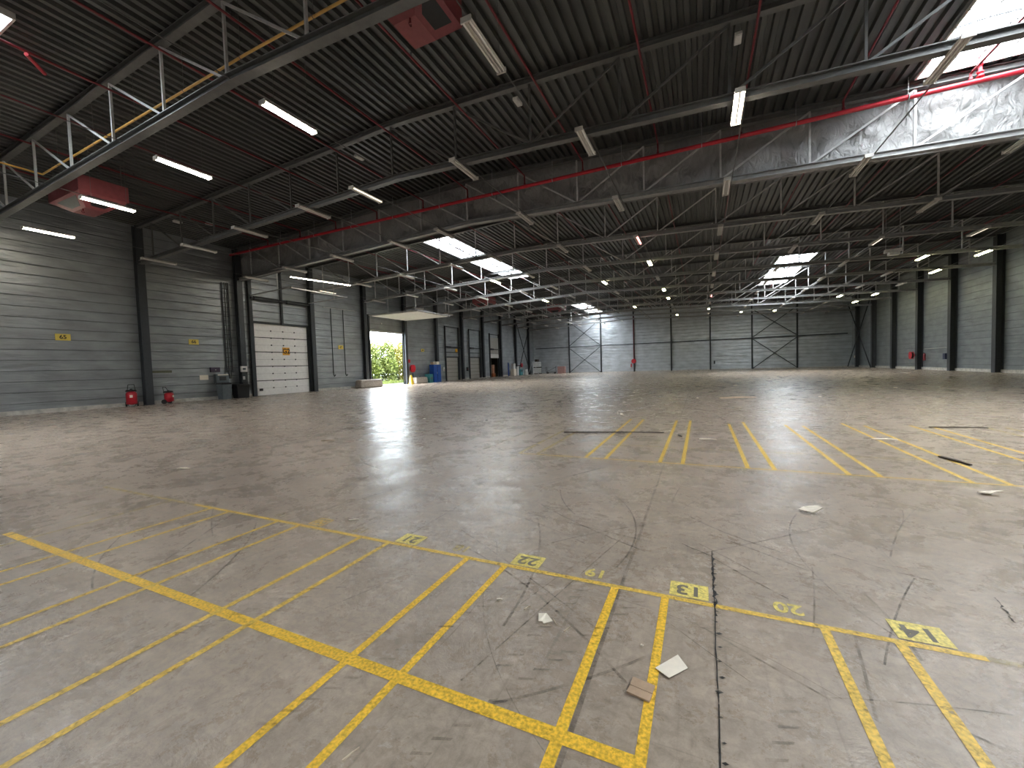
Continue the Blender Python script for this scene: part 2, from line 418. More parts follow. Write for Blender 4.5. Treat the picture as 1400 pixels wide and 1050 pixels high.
for i, (x0, x1, y0, y1) in enumerate(SKYL):
    xm = (x0 + x1) / 2; z = zd(xm); W = x1 - x0
    cb = MB(); t = .05; zt = z + .42
    cb.box(x0 - t, x0, y0 - t, y1 + t, z - .02, zt); cb.box(x1, x1 + t, y0 - t, y1 + t, z - .02, zt)
    cb.box(x0, x1, y0 - t, y0, z - .02, zt); cb.box(x0, x1, y1, y1 + t, z - .02, zt)
    wnd = struct(cb.build('window_%d' % (i + 1), white))
    g = MB(); n = 10; vs = []
    for k in range(n + 1):
        a = math.pi * k / n; vs += [(xm - W / 2 * math.cos(a), y0, zt + .26 * math.sin(a)), (xm - W / 2 * math.cos(a), y1, zt + .26 * math.sin(a))]
    g.add(vs, [(2 * k, 2 * k + 1, 2 * k + 3, 2 * k + 2) for k in range(n)], True)
    for q in (0, 1): g.add(vs, [tuple(range(q, 2 * n + 2, 2))])
    gl = g.build('skylight_glazing', glaze_m, wnd)
    hb = MB(); ny = max(3, round((y1 - y0) / 1.05))
    for j in range(ny + 1):
        y = y0 + (y1 - y0) * j / ny
        pts = [(xm - W / 2 * math.cos(math.pi * k / 10), y, zt - .015 + .25 * math.sin(math.pi * k / 10)) for k in range(11)]
        for a, b in zip(pts, pts[1:]): hb.bar(a, b, .05, .03)
    for q in (-.33, 0, .33): hb.bar((xm + q * W, y0, z + .5), (xm + q * W, y1, z + .5), .012, .012)
    hb.build('glazing_bar', steel_dark, wnd)
    # safety grid hung in the opening
    sg = MB()
    for j in range(ny * 1):
        y = y0 + (y1 - y0) * (j + .5) / ny; sg.bar((x0, y, z + .06), (x1, y, z + .06), .03, .02)
    for q in (.25, .5, .75): sg.bar((x0 + W * q, y0, z + .06), (x0 + W * q, y1, z + .06), .025, .02)
    sg.build('safety_grid', steel, wnd)

def wall_y(name, x, mat, holes, th=.16, sgn=-1):
    """wall in a plane of constant x, with rectangular openings (y0, y1, z0, z1)"""
    ys = sorted({YF, YB} | {h[0] for h in holes} | {h[1] for h in holes}); zt = zd(x) + .24
    zs = sorted({0., zt} | {h[2] for h in holes} | {h[3] for h in holes})
    m = MB(); xa, xb = sorted((x, x + sgn * th))
    for a, b in zip(ys, ys[1:]):
        for c, d in zip(zs, zs[1:]):
            if any(h[0] <= (a + b) / 2 <= h[1] and h[2] <= (c + d) / 2 <= h[3] for h in holes): continue
            m.box(xa, xb, a, b, c, d)
    return struct(m.build(name, mat))
H1 = (18.5, 22.85, 0., 5.15); H2 = (DOOR_OPEN[0], DOOR_OPEN[1], 0., DOOR_OPEN[2])
HA = (42.1, 44.95, 0., 2.87); HB = (47.75, 50.6, 0., 2.87); HC = (53.7, 56.5, 0., 2.87)
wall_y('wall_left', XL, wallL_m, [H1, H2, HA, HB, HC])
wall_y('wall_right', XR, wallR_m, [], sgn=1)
def wall_x(name, y, mat, th):
    m = MB(); xs = [XL - .16, -10., XR + .16]; z = [zd(x) + .24 for x in xs]; vs = []
    for yy in (y, y + th): vs += [(xs[0], yy, 0), (xs[2], yy, 0), (xs[2], yy, z[2]), (xs[1], yy, z[1]), (xs[0], yy, z[0])]
    m.add(vs, [(0, 1, 2, 3, 4), (9, 8, 7, 6, 5), (0, 5, 6, 1), (1, 6, 7, 2), (2, 7, 8, 3), (3, 8, 9, 4), (4, 9, 5, 0)])
    return struct(m.build(name, mat))
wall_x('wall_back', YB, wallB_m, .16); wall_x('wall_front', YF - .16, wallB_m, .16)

# pale concrete plinth along the walls
pl = MB()
ylist = [YF, H1[0] - .35, H1[1] + .35, H2[0] - .3, H2[1] + .3, HA[0] - .2, HA[1] + .2, HB[0] - .2, HB[1] + .2, HC[0] - .2, HC[1] + .2, YB]
for a, b in zip(ylist[::2], ylist[1::2]): pl.box(XL, XL + .07, a, b, 0, .20)
struct(pl.build('baseboard_left', plinth_m))
pl = MB(); pl.box(XR - .07, XR, YF, YB, 0, .22); struct(pl.build('baseboard_right', plinth_m))
pl = MB(); pl.box(XL + .07, XR - .07, YB - .05, YB, 0, .10); struct(pl.build('baseboard_back', plinth_m))

# ------------------------------------------------------------------ floor markings (paint on the slab: parts of the floor)
def strip(name, pts, w, mat, z=.002, jitter=0.):
    m = MB(); vs = []
    P = [Vector((p[0], p[1], 0)) for p in pts]
    for i, p in enumerate(P):
        d = (P[min(i + 1, len(P) - 1)] - P[max(i - 1, 0)]).normalized(); s = Vector((-d.y, d.x, 0))
        ww = w * (1 + random.uniform(-jitter, jitter)); vs += [p + s * ww / 2 + Vector((0, 0, z)), p - s * ww / 2 + Vector((0, 0, z))]
    m.add(vs, [(2 * i, 2 * i + 2, 2 * i + 3, 2 * i + 1) for i in range(len(P) - 1)])
    return m.build(name, mat, floor)
strip('painted_line', [(-7.6, 2.715), (-5.4, 2.715)], .04, paint_pale)
strip('painted_line', [(-6.3, 1.505), (-.22, 1.505)], .068, paint_strong)
strip('painted_line', [(-5.4, 2.715), (-3.2, 2.715)], .04, paint_mid)
strip('painted_line', [(-3.2, 2.715), (1.25, 2.71)], .042, paint_mid, .0022)
strip('painted_line', [(1.25, 2.71), (2.6, 2.71)], .04, paint_ghost)
for x, m, w_ in ((-.54, paint_strong, .05), (-.225, paint_strong, .045), (.6, paint_mid, .045), (.92, paint_mid, .05), (-1.36, paint_strong, .045),
                (-1.69, paint_strong, .045), (-2.49, paint_mid, .042), (-2.815, paint_mid, .042), (-3.62, paint_mid, .04), (-3.935, paint_mid, .04),
                (-4.74, paint_mid, .042), (-5.07, paint_mid, .04), (-5.87, paint_pale, .04), (-6.2, paint_ghost, .04)):
    y0 = 1.5 if x == -.225 else .35
    strip('painted_line', [(x, y0), (x, 2.70)], w_, m, .0028)
for x, m, y0, y1 in ((-3.65, paint_ghost, 6.5, 8.6), (-2.87, paint_pale, 6.38, 8.9), (-2.55, paint_pale, 6.38, 8.9), (-1.71, paint_mid, 6.38, 11.15), (-1.39, paint_mid, 6.38, 11.1), (-.58, paint_mid, 6.38, 11.1), (-.265, paint_mid, 6.38, 11.15),
                    (.565, paint_mid, 6.38, 10.7), (.88, paint_mid, 6.38, 11.1), (1.68, paint_mid, 6.38, 10.8), (1.99, paint_mid, 6.38, 10.7),
                    (2.81, paint_mid, 6.38, 11.3), (3.125, paint_mid, 6.38, 11.0), (3.94, paint_mid, 7.0, 11.2), (4.24, paint_mid, 6.9, 11.1), (5.06, paint_pale, 8, 11.2), (5.36, paint_pale, 8, 11.2)):
    strip('painted_line', [(x, y0), (x, y1)], .055, m, .0028)
strip('painted_line', [(-2.87, 6.39), (4.6, 6.39)], .034, paint_mid)
strip('painted_line', [(-1.6, 7.58), (5.2, 7.58)], .03, paint_pale)
strip('painted_line', [(-1.0, 9.75), (2.3, 9.9)], .03, paint_ghost)
strip('painted_line', [(-.6, 8.72), (5.6, 8.72)], .05, paint_red)
for k in range(5):
    x = 3.3 + k * 1.15; strip('painted_line', [(x, 14.6), (x - .02, 17.6)], .05, paint_ghost, .0026)
strip('painted_line', [(2.6, 14.55), (8.8, 14.55)], .05, paint_ghost)
def flat(x, y, z, rot=180): return Matrix.Translation((x, y, z)) @ Matrix.Rotation(R(rot), 4, 'Z')
for t, x, y, m in (('20', .455, 2.845, paint_plate), ('19', -.70, 2.84, paint_plate), ('18', -1.82, 2.84, paint_pale), ('17', -2.93, 2.84, paint_pale), ('16', -4.05, 2.84, paint_ghost)):
    text_mesh('painted_number', t, .155, m, floor, flat(x, y, .003))
for t, x, m in (('14', 1.045, paint_plate), ('13', -.09, paint_plate), ('22', -1.225, paint_plate), ('21', -2.345, paint_plate)):
    q = MB(); q.add([(x - .115, 2.745, .0032), (x + .115, 2.745, .0032), (x + .115, 2.925, .0032), (x - .115, 2.925, .0032)], [(0, 1, 2, 3)])
    q.build('painted_number_plate', m, floor)
    text_mesh('painted_number', t, .165, number_dark, floor, flat(x, 2.835, .0042))
q = MB()
for a, b, c, d in ((-3.57, -3.39, 2.915, 2.93), (-3.57, -3.39, 2.765, 2.78), (-3.57, -3.555, 2.765, 2.93), (-3.405, -3.39, 2.765, 2.93)):
    q.add([(a, c, .003), (b, c, .003), (b, d, .003), (a, d, .003)], [(0, 1, 2, 3)])
q.build('painted_number_frame', paint_mid, floor)
text_mesh('painted_number', '20', .12, paint_mid, floor, flat(-3.48, 2.85, .003))
for t, x in (('11', -2.05), ('29', -.85), ('30', .28), ('31', 1.45), ('32', 2.55)):
    text_mesh('painted_number', t, .17, paint_ghost, floor, flat(x + .2, 6.28, .003))

# joints, cracks and tyre marks in the slab
def wob(a, b, n, amp, seed):
    r = random.Random(seed); A = Vector((a[0], a[1])); B = Vector((b[0], b[1])); d = (B - A); s = Vector((-d.y, d.x)).normalized()
    return [tuple(A + d * i / n + s * amp * r.uniform(-1, 1)) for i in range(n + 1)]
strip('expansion_joint', wob((-.5, .4), (-.56, 30), 80, .004, 1), .022, mark_faint, .0015)
strip('expansion_joint', wob((.04, .3), (.06, 3.5), 40, .003, 2), .006, crack_m, .0034)
strip('floor_crack', wob((.06, 2.6), (.06, 3.4), 26, .010, 3), .010, crack_m, .0036, .8)
strip('floor_crack', wob((.06, 3.4), (-.16, 3.56), 10, .006, 4), .007, crack_m, .0036, .8)
strip('floor_crack', wob((1.6, 3.42), (1.55, 3.13), 14, .008, 5), .008, crack_m, .0036, .8)
cc = MB(); rc = random.Random(9)
for i in range(26):
    x, y = .062 + rc.uniform(-.008, .012), 3.45 - i * .075 * (1 + .02 * i) + rc.uniform(-.02, .02); q = rc.uniform(.006, .014)
    cc.add([(x - q * 1.4, y, .004), (x, y - q * .7, .004), (x + q * 1.5, y + q * .3, .004), (x + q * .2, y + q, .004)], [(0, 1, 2, 3)])
tag(cc.build('crack_chips', crack_m, floor), kind='stuff')
strip('expansion_joint', wob((-2.42, 2.7), (-2.42, 30), 60, .004, 6), .010, mark_dark, .0015)
strip('expansion_joint', wob((-3.9, 2.6), (-3.2, 5.3), 16, .01, 7), .014, mark_dark, .0015)
strip('expansion_joint', wob((-28, 6.05), (18, 6.05), 60, .004, 8), .014, mark_faint, .0015)
strip('expansion_joint', wob((-28, 12.05), (18, 12.05), 60, .004, 9), .018, mark_faint, .0015)
strip('expansion_joint', wob((-28, 18.05), (18, 18.05), 60, .004, 10), .02, mark_dark, .0015)
strip('expansion_joint', wob((5.5, .4), (5.5, 60), 60, .004, 11), .02, mark_faint, .0015)
strip('expansion_joint', wob((-8.4, .4), (-8.4, 60), 60, .004, 12), .02, mark_faint, .0015)
rr = random.Random(21)
for i in range(96):
    near = i < 66
    cx, cy = (rr.uniform(-4.5, 2.2), rr.uniform(1.2, 5.0)) if near else (rr.uniform(-12, 9), rr.uniform(5, 24))
    L = rr.uniform(.5, 2.2) * (1 if near else 3.2); a = rr.choice([rr.gauss(1.25, .25), rr.gauss(2.5, .3), rr.uniform(0, 3.14)]); k = rr.uniform(-.5, .5) / (1 if near else 3)
    pts = []; x, y = cx, cy
    for s in range(16):
        pts.append((x, y)); x += math.cos(a) * L / 16; y += math.sin(a) * L / 16; a += k * L / 16
    strip('tyre_mark', pts, rr.uniform(.005, .018) if near else rr.uniform(.02, .07), mark_dark if rr.random() < .45 else mark_faint, .0012 + i * 1e-5)
# tread prints left in rows by lift-truck tyres
tm = MB()
for (x0, y0, dx, dy, cnt) in ((-1.75, 1.05, .035, .085, 18), (-1.05, 1.2, .04, .085, 17), (-.95, 1.75, .02, .09, 12), (-2.3, 1.9, -.03, .085, 10), (.05, 1.25, .03, .09, 10), (-2.9, 1.1, .04, .08, 12)):
    for i in range(cnt):
        x = x0 + dx * i + rr.uniform(-.006, .006); y = y0 + dy * i
        vs = [(x, y, .0038), (x + .075, y + .028, .0038), (x + .08, y + .043, .0038), (x, y + .016, .0038)]
        tm.add(vs, [(0, 1, 2, 3)])
tmo = tm.build('tread_print', mark_faint, floor); tmo['kind'] = 'stuff'

# ------------------------------------------------------------------ steel columns
TY = [6.4, 12.2, 17.5, 23.1, 28.75, 34.4, 40.0, 45.7, 51.3, 57.0, 62.6, 68.2]
def column(x, y, label, group, zt, wide=.36, mat=steel_col, name='steel_column', extra=None):
    t = thing(name, label, 'column', (x, y, 0), group)
    m = MB(); m.ibeam((x, y, .02), (x, y, zt), wide, wide * .95, up=(1, 0, 0), t=.02); m.build('shaft', mat, t)
    b = MB(); b.box(x - .21, x + .21, y - .2, y + .2, 0, .022); b.build('base_plate', mat, t)
    return t
for i, y in enumerate(TY):
    column(XL + .24, y, 'dark steel column against the left wall, %s counting from the camera end' % ORD[i], 'columns along the left wall', zb(XL) + 2.1)
for i, y in enumerate(TY[3:]):
    column(XR - .24, y, 'dark steel column against the right wall, %s counting from the near end' % ORD[i], 'columns along the right wall', zb(XR) + 2.1, .44)
BX = [-21.5, -15.8, -10.25, -4.4, 1.3, 6.95, 12.6]
for i, x in enumerate(BX):
    t = thing('wind_post', 'slim dark steel post on the back wall, %s from the left corner' % ORD[i], 'post', (x, YB - .14, 0), 'posts on the back wall')
    m = MB(); m.ibeam((x, YB - .16, 0), (x, YB - .16, zb(x) + 2.1), .2, .2, up=(0, 1, 0), t=.02); m.build('shaft', steel_dark, t)
    if i == 2:
        q = MB(); q.tube((x, YB - .3, 1.6), (x, YB - .3, 9.2), .05); tag(q.build('riser_pipe', red_pipe, t), 'red riser pipe')
g = MB(); g.ibeam((XL + .5, YB - .32, 4.62), (XR - .5, YB - .32, 4.62), .12, .12); tag(g.build('wall_rail', steel_dark), 'long dark steel rail crossing the back wall at mid height', 'rail')
def brace(name, pts, label, group, w=.07):
    m = MB()
    for a, b in pts: m.bar(a, b, w, w * .5, up=(0, 1, 0) if abs(a[1] - b[1]) < .1 else (1, 0, 0))
    tag(m.build(name, steel_dark), label, 'bracing', group)
brace('cross_brace', [((-21.5, YB - .4, .03), (-15.8, YB - .4, 4.5)), ((-21.5, YB - .4, 4.5), (-15.8, YB - .4, .03))], 'lower steel cross bracing left of centre on the back wall', 'cross bracing', .1)
brace('cross_brace', [((-21.5, YB - .4, 4.7), (-15.8, YB - .4, 9.2)), ((-21.5, YB - .4, 9.2), (-15.8, YB - .4, 4.7))], 'upper steel cross bracing left of centre on the back wall', 'cross bracing', .1)
brace('cross_brace', [((6.95, YB - .4, .03), (12.6, YB - .4, 4.5)), ((6.95, YB - .4, 4.5), (12.6, YB - .4, .03))], 'lower steel cross bracing right of centre on the back wall', 'cross bracing', .1)
brace('cross_brace', [((6.95, YB - .4, 4.7), (12.6, YB - .4, 8.9)), ((6.95, YB - .4, 8.9), (12.6, YB - .4, 4.7))], 'upper steel cross bracing right of centre on the back wall', 'cross bracing', .1)
brace('cross_brace', [((XR - .5, 62.6, .03), (XR - .5, 71.0, 8.6)), ((XR - .5, 71.0, .03), (XR - .5, 62.6, 8.6))], 'large dark steel cross bracing at the far end of the right wall', 'cross bracing', .14)
brace('cross_brace', [((XL + .5, 62.6, .03), (XL + .5, 68.2, 8.6)), ((XL + .5, 68.2, .03), (XL + .5, 62.6, 8.6))], 'dark steel cross bracing behind the ladder on the left wall', 'cross bracing', .14)

# ------------------------------------------------------------------ roof trusses
PX = [-4.75 + 2.74 * k for k in range(-8, 9)]
for i, y in enumerate(TY):
    lab = 'grey steel lattice roof truss spanning the hall, %s counting from the camera' % ORD[i]
    if i == 2: lab = 'grey steel lattice roof truss backed by wrinkled silvery sheeting, third counting from the camera'
    t = thing('roof_truss', lab, 'roof truss', (XL + .1, y, zb(XL)), 'lattice roof trusses')
    for nme, dz, wd, hh in (('bottom_chord', .10, .22, .20), ('top_chord', 2.06, .2, .2)):
        m = MB(); xs = [XL + .42, -10., XR - .42]
        for a, b in zip(xs, xs[1:]): m.ibeam((a, y, zb(a) + dz), (b, y, zb(b) + dz), wd, hh, t=.022)
        m.build(nme, steel_chord if (nme == 'bottom_chord' and i > 1) else steel, t)  # nearest two bottom chords get darker steel, shade put into the colour
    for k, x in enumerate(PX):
        m = MB(); m.bar((x, y, zb(x) + .18), (x, y, zb(x) + 1.97), .06, .06, up=(0, 1, 0)); m.build('post', steel_post if i != 1 else steel, t)  # second truss's posts and diagonals darkened likewise, as if unlit
        if k < len(PX) - 1:
            x2 = PX[k + 1]
            a, b = ((x, y, zb(x) + 1.94), (x2 - .06, y, zb(x2) + .2)) if x2 <= -4.7 else ((x + .06, y, zb(x) + .2), (x2, y, zb(x2) + 1.94))
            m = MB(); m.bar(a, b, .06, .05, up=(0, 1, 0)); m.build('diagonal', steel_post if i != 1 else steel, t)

# silvery sheeting hung in the plane of the third truss
def drape():
    m = MB(); nx, nz = 330, 16; vs = []; x0, x1 = XL + .1, XR - .1
    for i in range(nx + 1):
        x = x0 + (x1 - x0) * i / nx
        for j in range(nz + 1):
            v = j / nz; z = zb(x) + .03 + v * 2.14
            w_ = math.sin(math.pi * min(1, v * 1.05)) ** .5 if 0 < v < 1 else 0
            ripple = mnoise.noise(Vector((x * .9 + z * .8, 3.1, z * .9))) * .22 + mnoise.noise(Vector((x * 2.6 - z * 1.6, 9.1, z * 1.3))) * .12
            tuck = abs(((x + 4.75) / 2.74) % 1 - .5) * 2          # pulled tight at each truss post
            vs.append((x, 17.80 + ripple * w_ * 1.1 - .07 * (1 - tuck) * w_ , z))
    fs = []
    for i in range(nx):
        for j in range(nz):
            a = i * (nz + 1) + j; fs.append((a, a + nz + 1, a + nz + 2, a + 1))
    m.add(vs, fs, True); o = m.build('smoke_curtain', drape_m)
    so = o.modifiers.new('thickness', 'SOLIDIFY'); so.thickness = .006
    return tag(o, 'wrinkled silvery grey sheeting hung along the third roof truss', 'curtain')
drape()

# ------------------------------------------------------------------ pipework
YM, ZM = 17.08, 9.43
t = thing('sprinkler_main', 'thick bright red main pipe running along the silvery sheeting', 'pipe', (XL + .3, YM, ZM))
m = MB(); m.tube((XL + .3, YM, ZM), (XR - .3, YM, ZM), .075, 14); m.build('pipe', red_bright, t)
for x in [-26 + 2.9 * k for k in range(15)]:
    m = MB(); m.torus((x, YM, ZM), .085, .014, 'X', 14, 6); m.bar((x, YM, ZM + .09), (x, YM, zd(x)), .012, .012); m.build('clamp', steel_light, t)
SX = [-24.3, -21.4, -18.5, -15.5, -12.5, -9.93, -7.0, -4.38, -1.43, 1.36, 4.29, 7.3, 10.2, 13.1, 16.0]
def zp(x): return min(9.9, zd(x) - .30)
for i, x in enumerate(SX):
    for half, (ya, yb) in enumerate(((YF + .3, YM), (18.2, YB - .5))):
        t = thing('sprinkler_pipe', 'thin dark red sprinkler pipe under the roof %s the sheeting, %s from the left wall' % (('before', 'beyond')[half], ORD[i]), 'pipe', (x, ya, zp(x)), 'red sprinkler pipes')
        m = MB(); m.tube((x, ya, zp(x)), (x, yb, zp(x)), .032, 8)
        if half == 0: m.tube((x, YM, zp(x)), (x, YM, ZM + .078), .032, 8)
        m.build('pipe', red_pipe, t)
        if half == 0:
            q = MB(); q.lathe((x, YM, ZM + .076), [(.05, 0), (.05, .05), (.036, .08)], 10); q.build('drop_fitting', red_pipe, t)
        ny = int((yb - max(ya, 5)) / 2.9)
        for j in range(ny):
            y = max(ya, 5) + 1.4 + j * 2.9
            if y > 40: break
            q = MB(); q.tube((x, y, zp(x) + .02), (x, y, zp(x) + .12), .012, 6); q.lathe((x, y, zp(x) + .12), [(.03, 0), (.03, .01)], 8); q.build('sprinkler_head', steel_dark, t)
# the fat valve drop in front of the near right skylight
t = thing('sprinkler_valve', 'red valve drop with collars in front of the near right skylight', 'valve', (7.35, YM - .02, ZM + .07))
m = MB(); m.lathe((7.5, YM, ZM + .08), [(.05, 0), (.09, .02), (.09, .05), (.05, .07), (.05, .12), (.08, .14), (.08, .17), (.045, .19), (.045, .34), (.07, .36), (.07, .42), (.035, .44), (.03, .60)], 14); m.build('body', red_bright, t)
# yellow gas pipe by the first truss
t = thing('gas_pipe', 'thin yellow gas pipe running beside the nearest roof truss', 'pipe', (-21.3, 6.6, 8.9))
m = MB(); m.path([(-21.3, 6.6, 8.9), (-9.7, 6.6, 9.16), (-3.3, 6.6, 9.16)], .03); m.build('pipe', yellow_pipe, t)
m = MB(); m.path([(-21.3, 6.6, 8.9), (-21.3, 3.5, 8.9)], .03); m.build('branch', yellow_pipe, t)
for x in (-20, -17.4, -14.9, -12.4, -10, -7.5, -5.0):
    z = 8.9 + min(1, (x + 21.3) / 11.6) * .26
    m = MB(); m.bar((x, 6.6, z), (x, 6.6, zd(x)), .01, .01); m.torus((x, 6.6, z), .04, .008, 'X', 10, 5); m.build('hanger', steel, t)
tag(MB().tube((-15.4, 4.65, 9.78), (-16.0, 5.15, 9.80), .045, 10).build('red_pipe_stub', red_bright), 'short bright red pipe stub beside the skylight at top left', 'pipe')

# ------------------------------------------------------------------ red unit heaters
def heater(x, y, z, lx, ly, lz, label, rz=0):
    t = thing('unit_heater', label, 'heater', (x, y, z), 'red ceiling heaters')
    b = MB(); b.box(-lx / 2, lx / 2, -ly / 2, ly / 2, 0, lz)
    # frustum below
    s = .42; q = [(-lx / 2, -ly / 2, 0), (lx / 2, -ly / 2, 0), (lx / 2, ly / 2, 0), (-lx / 2, ly / 2, 0), (-lx / 2 * s, -ly / 2 * s, -lz * .62), (lx / 2 * s, -ly / 2 * s, -lz * .62), (lx / 2 * s, ly / 2 * s, -lz * .62), (-lx / 2 * s, ly / 2 * s, -lz * .62)]
    b.add(q, [(4, 7, 6, 5), (0, 4, 5, 1), (1, 5, 6, 2), (2, 6, 7, 3), (3, 7, 4, 0)])
    o = b.build('housing', red_box); o.parent = t
    Q = [Vector(p) for p in q]
    for a, bb, c, d in ((0, 1, 5, 4), (1, 2, 6, 5), (2, 3, 7, 6), (3, 0, 4, 7)):
        ce = (Q[a] + Q[bb] + Q[c] + Q[d]) / 4; nrm = (Q[bb] - Q[a]).cross(Q[d] - Q[a]).normalized()
        if nrm.z > 0: nrm = -nrm
        v = MB(); ps = [ce + (p - ce) * .62 + nrm * .006 for p in (Q[a], Q[bb], Q[c], Q[d])]; ps += [p - nrm * .02 for p in ps]
        v.add(ps, [(0, 1, 2, 3), (7, 6, 5, 4), (0, 4, 5, 1), (1, 5, 6, 2), (2, 6, 7, 3), (3, 7, 4, 0)]); w2 = v.build('outlet', black); w2.parent = t
    for a in (-1, 1):
        for bb in (-1, 1): h = MB(); h.bar((a * lx * .42, bb * ly * .42, lz), (a * lx * .42, bb * ly * .42, zd(x) - z), .02, .02); o = h.build('hanger', steel); o.parent = t
    v = MB(); v.tube((lx * .1, -ly * .2, -lz * .62), (lx * .1, -ly * .2, -lz * .62 - .1), .03, 8); v.torus((lx * .1, -ly * .2, -lz * .62 - .12), .04, .012, 'X', 10, 6); o = v.build('valve', red_pipe); o.parent = t
    t.rotation_euler.z = rz
    return t
heater(-5.55, 7.55, 9.28, 1.35, 1.75, .8, 'red ceiling heater with black outlets at the top of the view')
heater(-22.4, 8.2, 8.65, 2.6, 1.5, .6, 'red ceiling heater beside the nearest truss by the left wall')
heater(-22.6, 41.8, 8.85, 2.0, 2.0, .7, 'red ceiling heater high above the first dock door')
heater(-17.6, 53.0, 8.85, 2.0, 2.0, .7, 'red ceiling heater farthest away below the far left skylight')

# ------------------------------------------------------------------ ceiling lights
def light_proto(kind):
    t = bpy.data.objects.new('ceiling_light', None); col.objects.link(t)
    b = MB(); L = .75
    b.add([(-.05, -L, .07), (.05, -L, .07), (.12, -L, 0), (-.12, -L, 0), (-.05, L, .07), (.05, L, .07), (.12, L, 0), (-.12, L, 0)],
          [(0, 1, 2, 3), (7, 6, 5, 4), (0, 4, 5, 1), (1, 5, 6, 2), (2, 6, 7, 3), (3, 7, 4, 0)])
    b.box(-.018, .018, -L, L, -.04, 0)
    b.build('housing', fix_m).parent = t
    for s in (-1, 1):
        c = MB(); c.box(-.115, .115, min(s * L, s * (L + .03)), max(s * L, s * (L + .03)), -.055, .06); c.build('end_cap', fix_m).parent = t
    for k, s in enumerate((-.07, .07)):
        mt = {'off': tube_off, 'on': tube_on, 'yel': tube_on_y, 'half': tube_half if k else tube_off, 'pink': tube_on_r if k else tube_off}[kind]
        q = MB(); q.tube((s, -L, -.022), (s, L, -.022), .019, 8); q.build('tube', mt).parent = t
    return t
protos = {k: light_proto(k) for k in ('off', 'on', 'yel', 'half', 'pink')}
used = set()
WORD = {'off': 'unlit grey', 'on': 'brightly lit white', 'yel': 'lit yellowish', 'half': 'half lit', 'pink': 'pinkish failing'}
def put_light(x, y, z, kind, label, rz=0):
    p = protos[kind]
    o = p if kind not in used else copy_tree(p)
    used.add(kind)
    o.location = (x, y, z); o.rotation_euler = (0, 0, rz)
    tag(o, label, 'ceiling light', 'twin tube ceiling lights'); return o
LX = [-26.4, -22.7, -18.7, -14.55, -11.65, -7.25, -3.05, .92, 4.9, 8.7, 12.7, 15.47]
LIT = {(7, 1): 'on', (4, 1): 'half', (6, 3): 'pink', (6, 4): 'yel', (6, 6): 'yel', (6, 7): 'yel', (5, 5): 'yel', (10, 4): 'half', (10, 5): 'yel', (11, 4): 'yel',
       (11, 5): 'yel', (11, 6): 'yel', (10, 8): 'yel', (11, 8): 'yel', (11, 9): 'yel', (6, 10): 'yel', (5, 8): 'yel', (7, 9): 'yel', (7, 7): 'pink', (7, 10): 'half', (8, 10): 'yel', (9, 10): 'yel',
       (3, 4): 'yel', (3, 6): 'yel', (9, 4): 'half', (0, 3): 'half'}
for ti in range(1, 12):
    for li, x in enumerate(LX):
        kind = LIT.get((li, ti), 'off')
        put_light(x, TY[ti] + .12, zb(x) - .09, kind, '%s twin-tube ceiling light, %s from the left under the %s truss' % (WORD[kind], ORD[li], ORD[ti]))
for n, x in enumerate((-25.05, -19.9, -14.95, -9.95, -4.0)):
    kind = 'on' if n < 4 else 'off'
    o = put_light(x, 7.82, zb(x) - .09, kind, '%s twin-tube ceiling light hung beyond the nearest truss, %s from the left' % (WORD[kind], ORD[n]))
    for s in (-.5, .5): h = MB(); h.bar((.08, s, .05), (.08, s, zd(x) - zb(x) + .09), .008, .008); q = h.build('hanger', steel); q.parent = o
# the long lit strip over the white door
t = thing('strip_light', 'long brightly lit strip light high above the white dock door', 'ceiling light', (-23.4, 20.2, 7.72))
b = MB(); b.box(-.06, .06, -2.1, 2.1, 0, .06); b.build('housing', fix_m).parent = t
b = MB(); b.tube((0, -2.05, -.02), (0, 2.05, -.02), .018, 8); b.build('tube', tube_on).parent = t
for s in (-1.5, 1.5): b = MB(); b.bar((0, s, .06), (0, s, zd(-23.4) - 7.72), .01, .01); b.build('hanger', steel).parent = t
t.rotation_euler.z = R(-14)
# trunking that ties each row together
for li, x in enumerate(LX):
    m = MB(); m.bar((x + .16, 12.2, zb(x) - .012), (x + .16, 68.3, zb(x) - .012), .03, .02)
    tag(m.build('cable_tray', steel), 'thin cable tray along the %s row of ceiling lights from the left' % ORD[li], 'cable tray', 'cable trays along the light rows')
for n, x in enumerate((-25.05, -19.9, -14.95, -9.95, -4.0)):
    m = MB(); m.bar((x, YF + .2, zb(x) + .02), (x, 11.9, zb(x) + .02), .018, .018)
    tag(m.build('power_cable', steel), 'thin power cable along the near ceiling lights, %s from the left' % ORD[n], 'cable', 'cables along the near lights')
for i, (x, y) in enumerate(((.97, 12.75), (-5.24, 12.4), (-12.2, 12.6), (-24.7, 14.0), (-25.8, 13.0))):
    z = min(10.0, zd(x) - .05)
    t = thing('emergency_light', 'small white box luminaire under the roof deck, %s from the right' % ORD[i], 'emergency light', (x, y, z), 'small emergency lights')
    m = MB(); m.box(-.09, .09, -.2, .2, -.09, 0); m.build('body', white, None, .015).parent = t
    m = MB(); m.box(-.07, .07, -.17, .17, -.1, -.088); m.build('diffuser', white_plastic).parent = t
# hanging sensor on two wires, right
t = thing('hanging_projector', 'small white box hanging on two thin wires at right', 'lamp', (9.6, 29.5, 7.1))
m = MB(); m.box(-.35, .35, -.16, .16, 0, .16); m.build('body', white, None, .02).parent = t
m = MB(); m.box(-.2, .25, -.2, .12, -.18, -.02); m.build('lamp_head', white_plastic, None, .02).parent = t
for s in (-.3, .3): m = MB(); m.bar((s, 0, .16), (s, 0, zd(9.6) - 7.1), .02, .02); m.build('wire', steel_light).parent = t

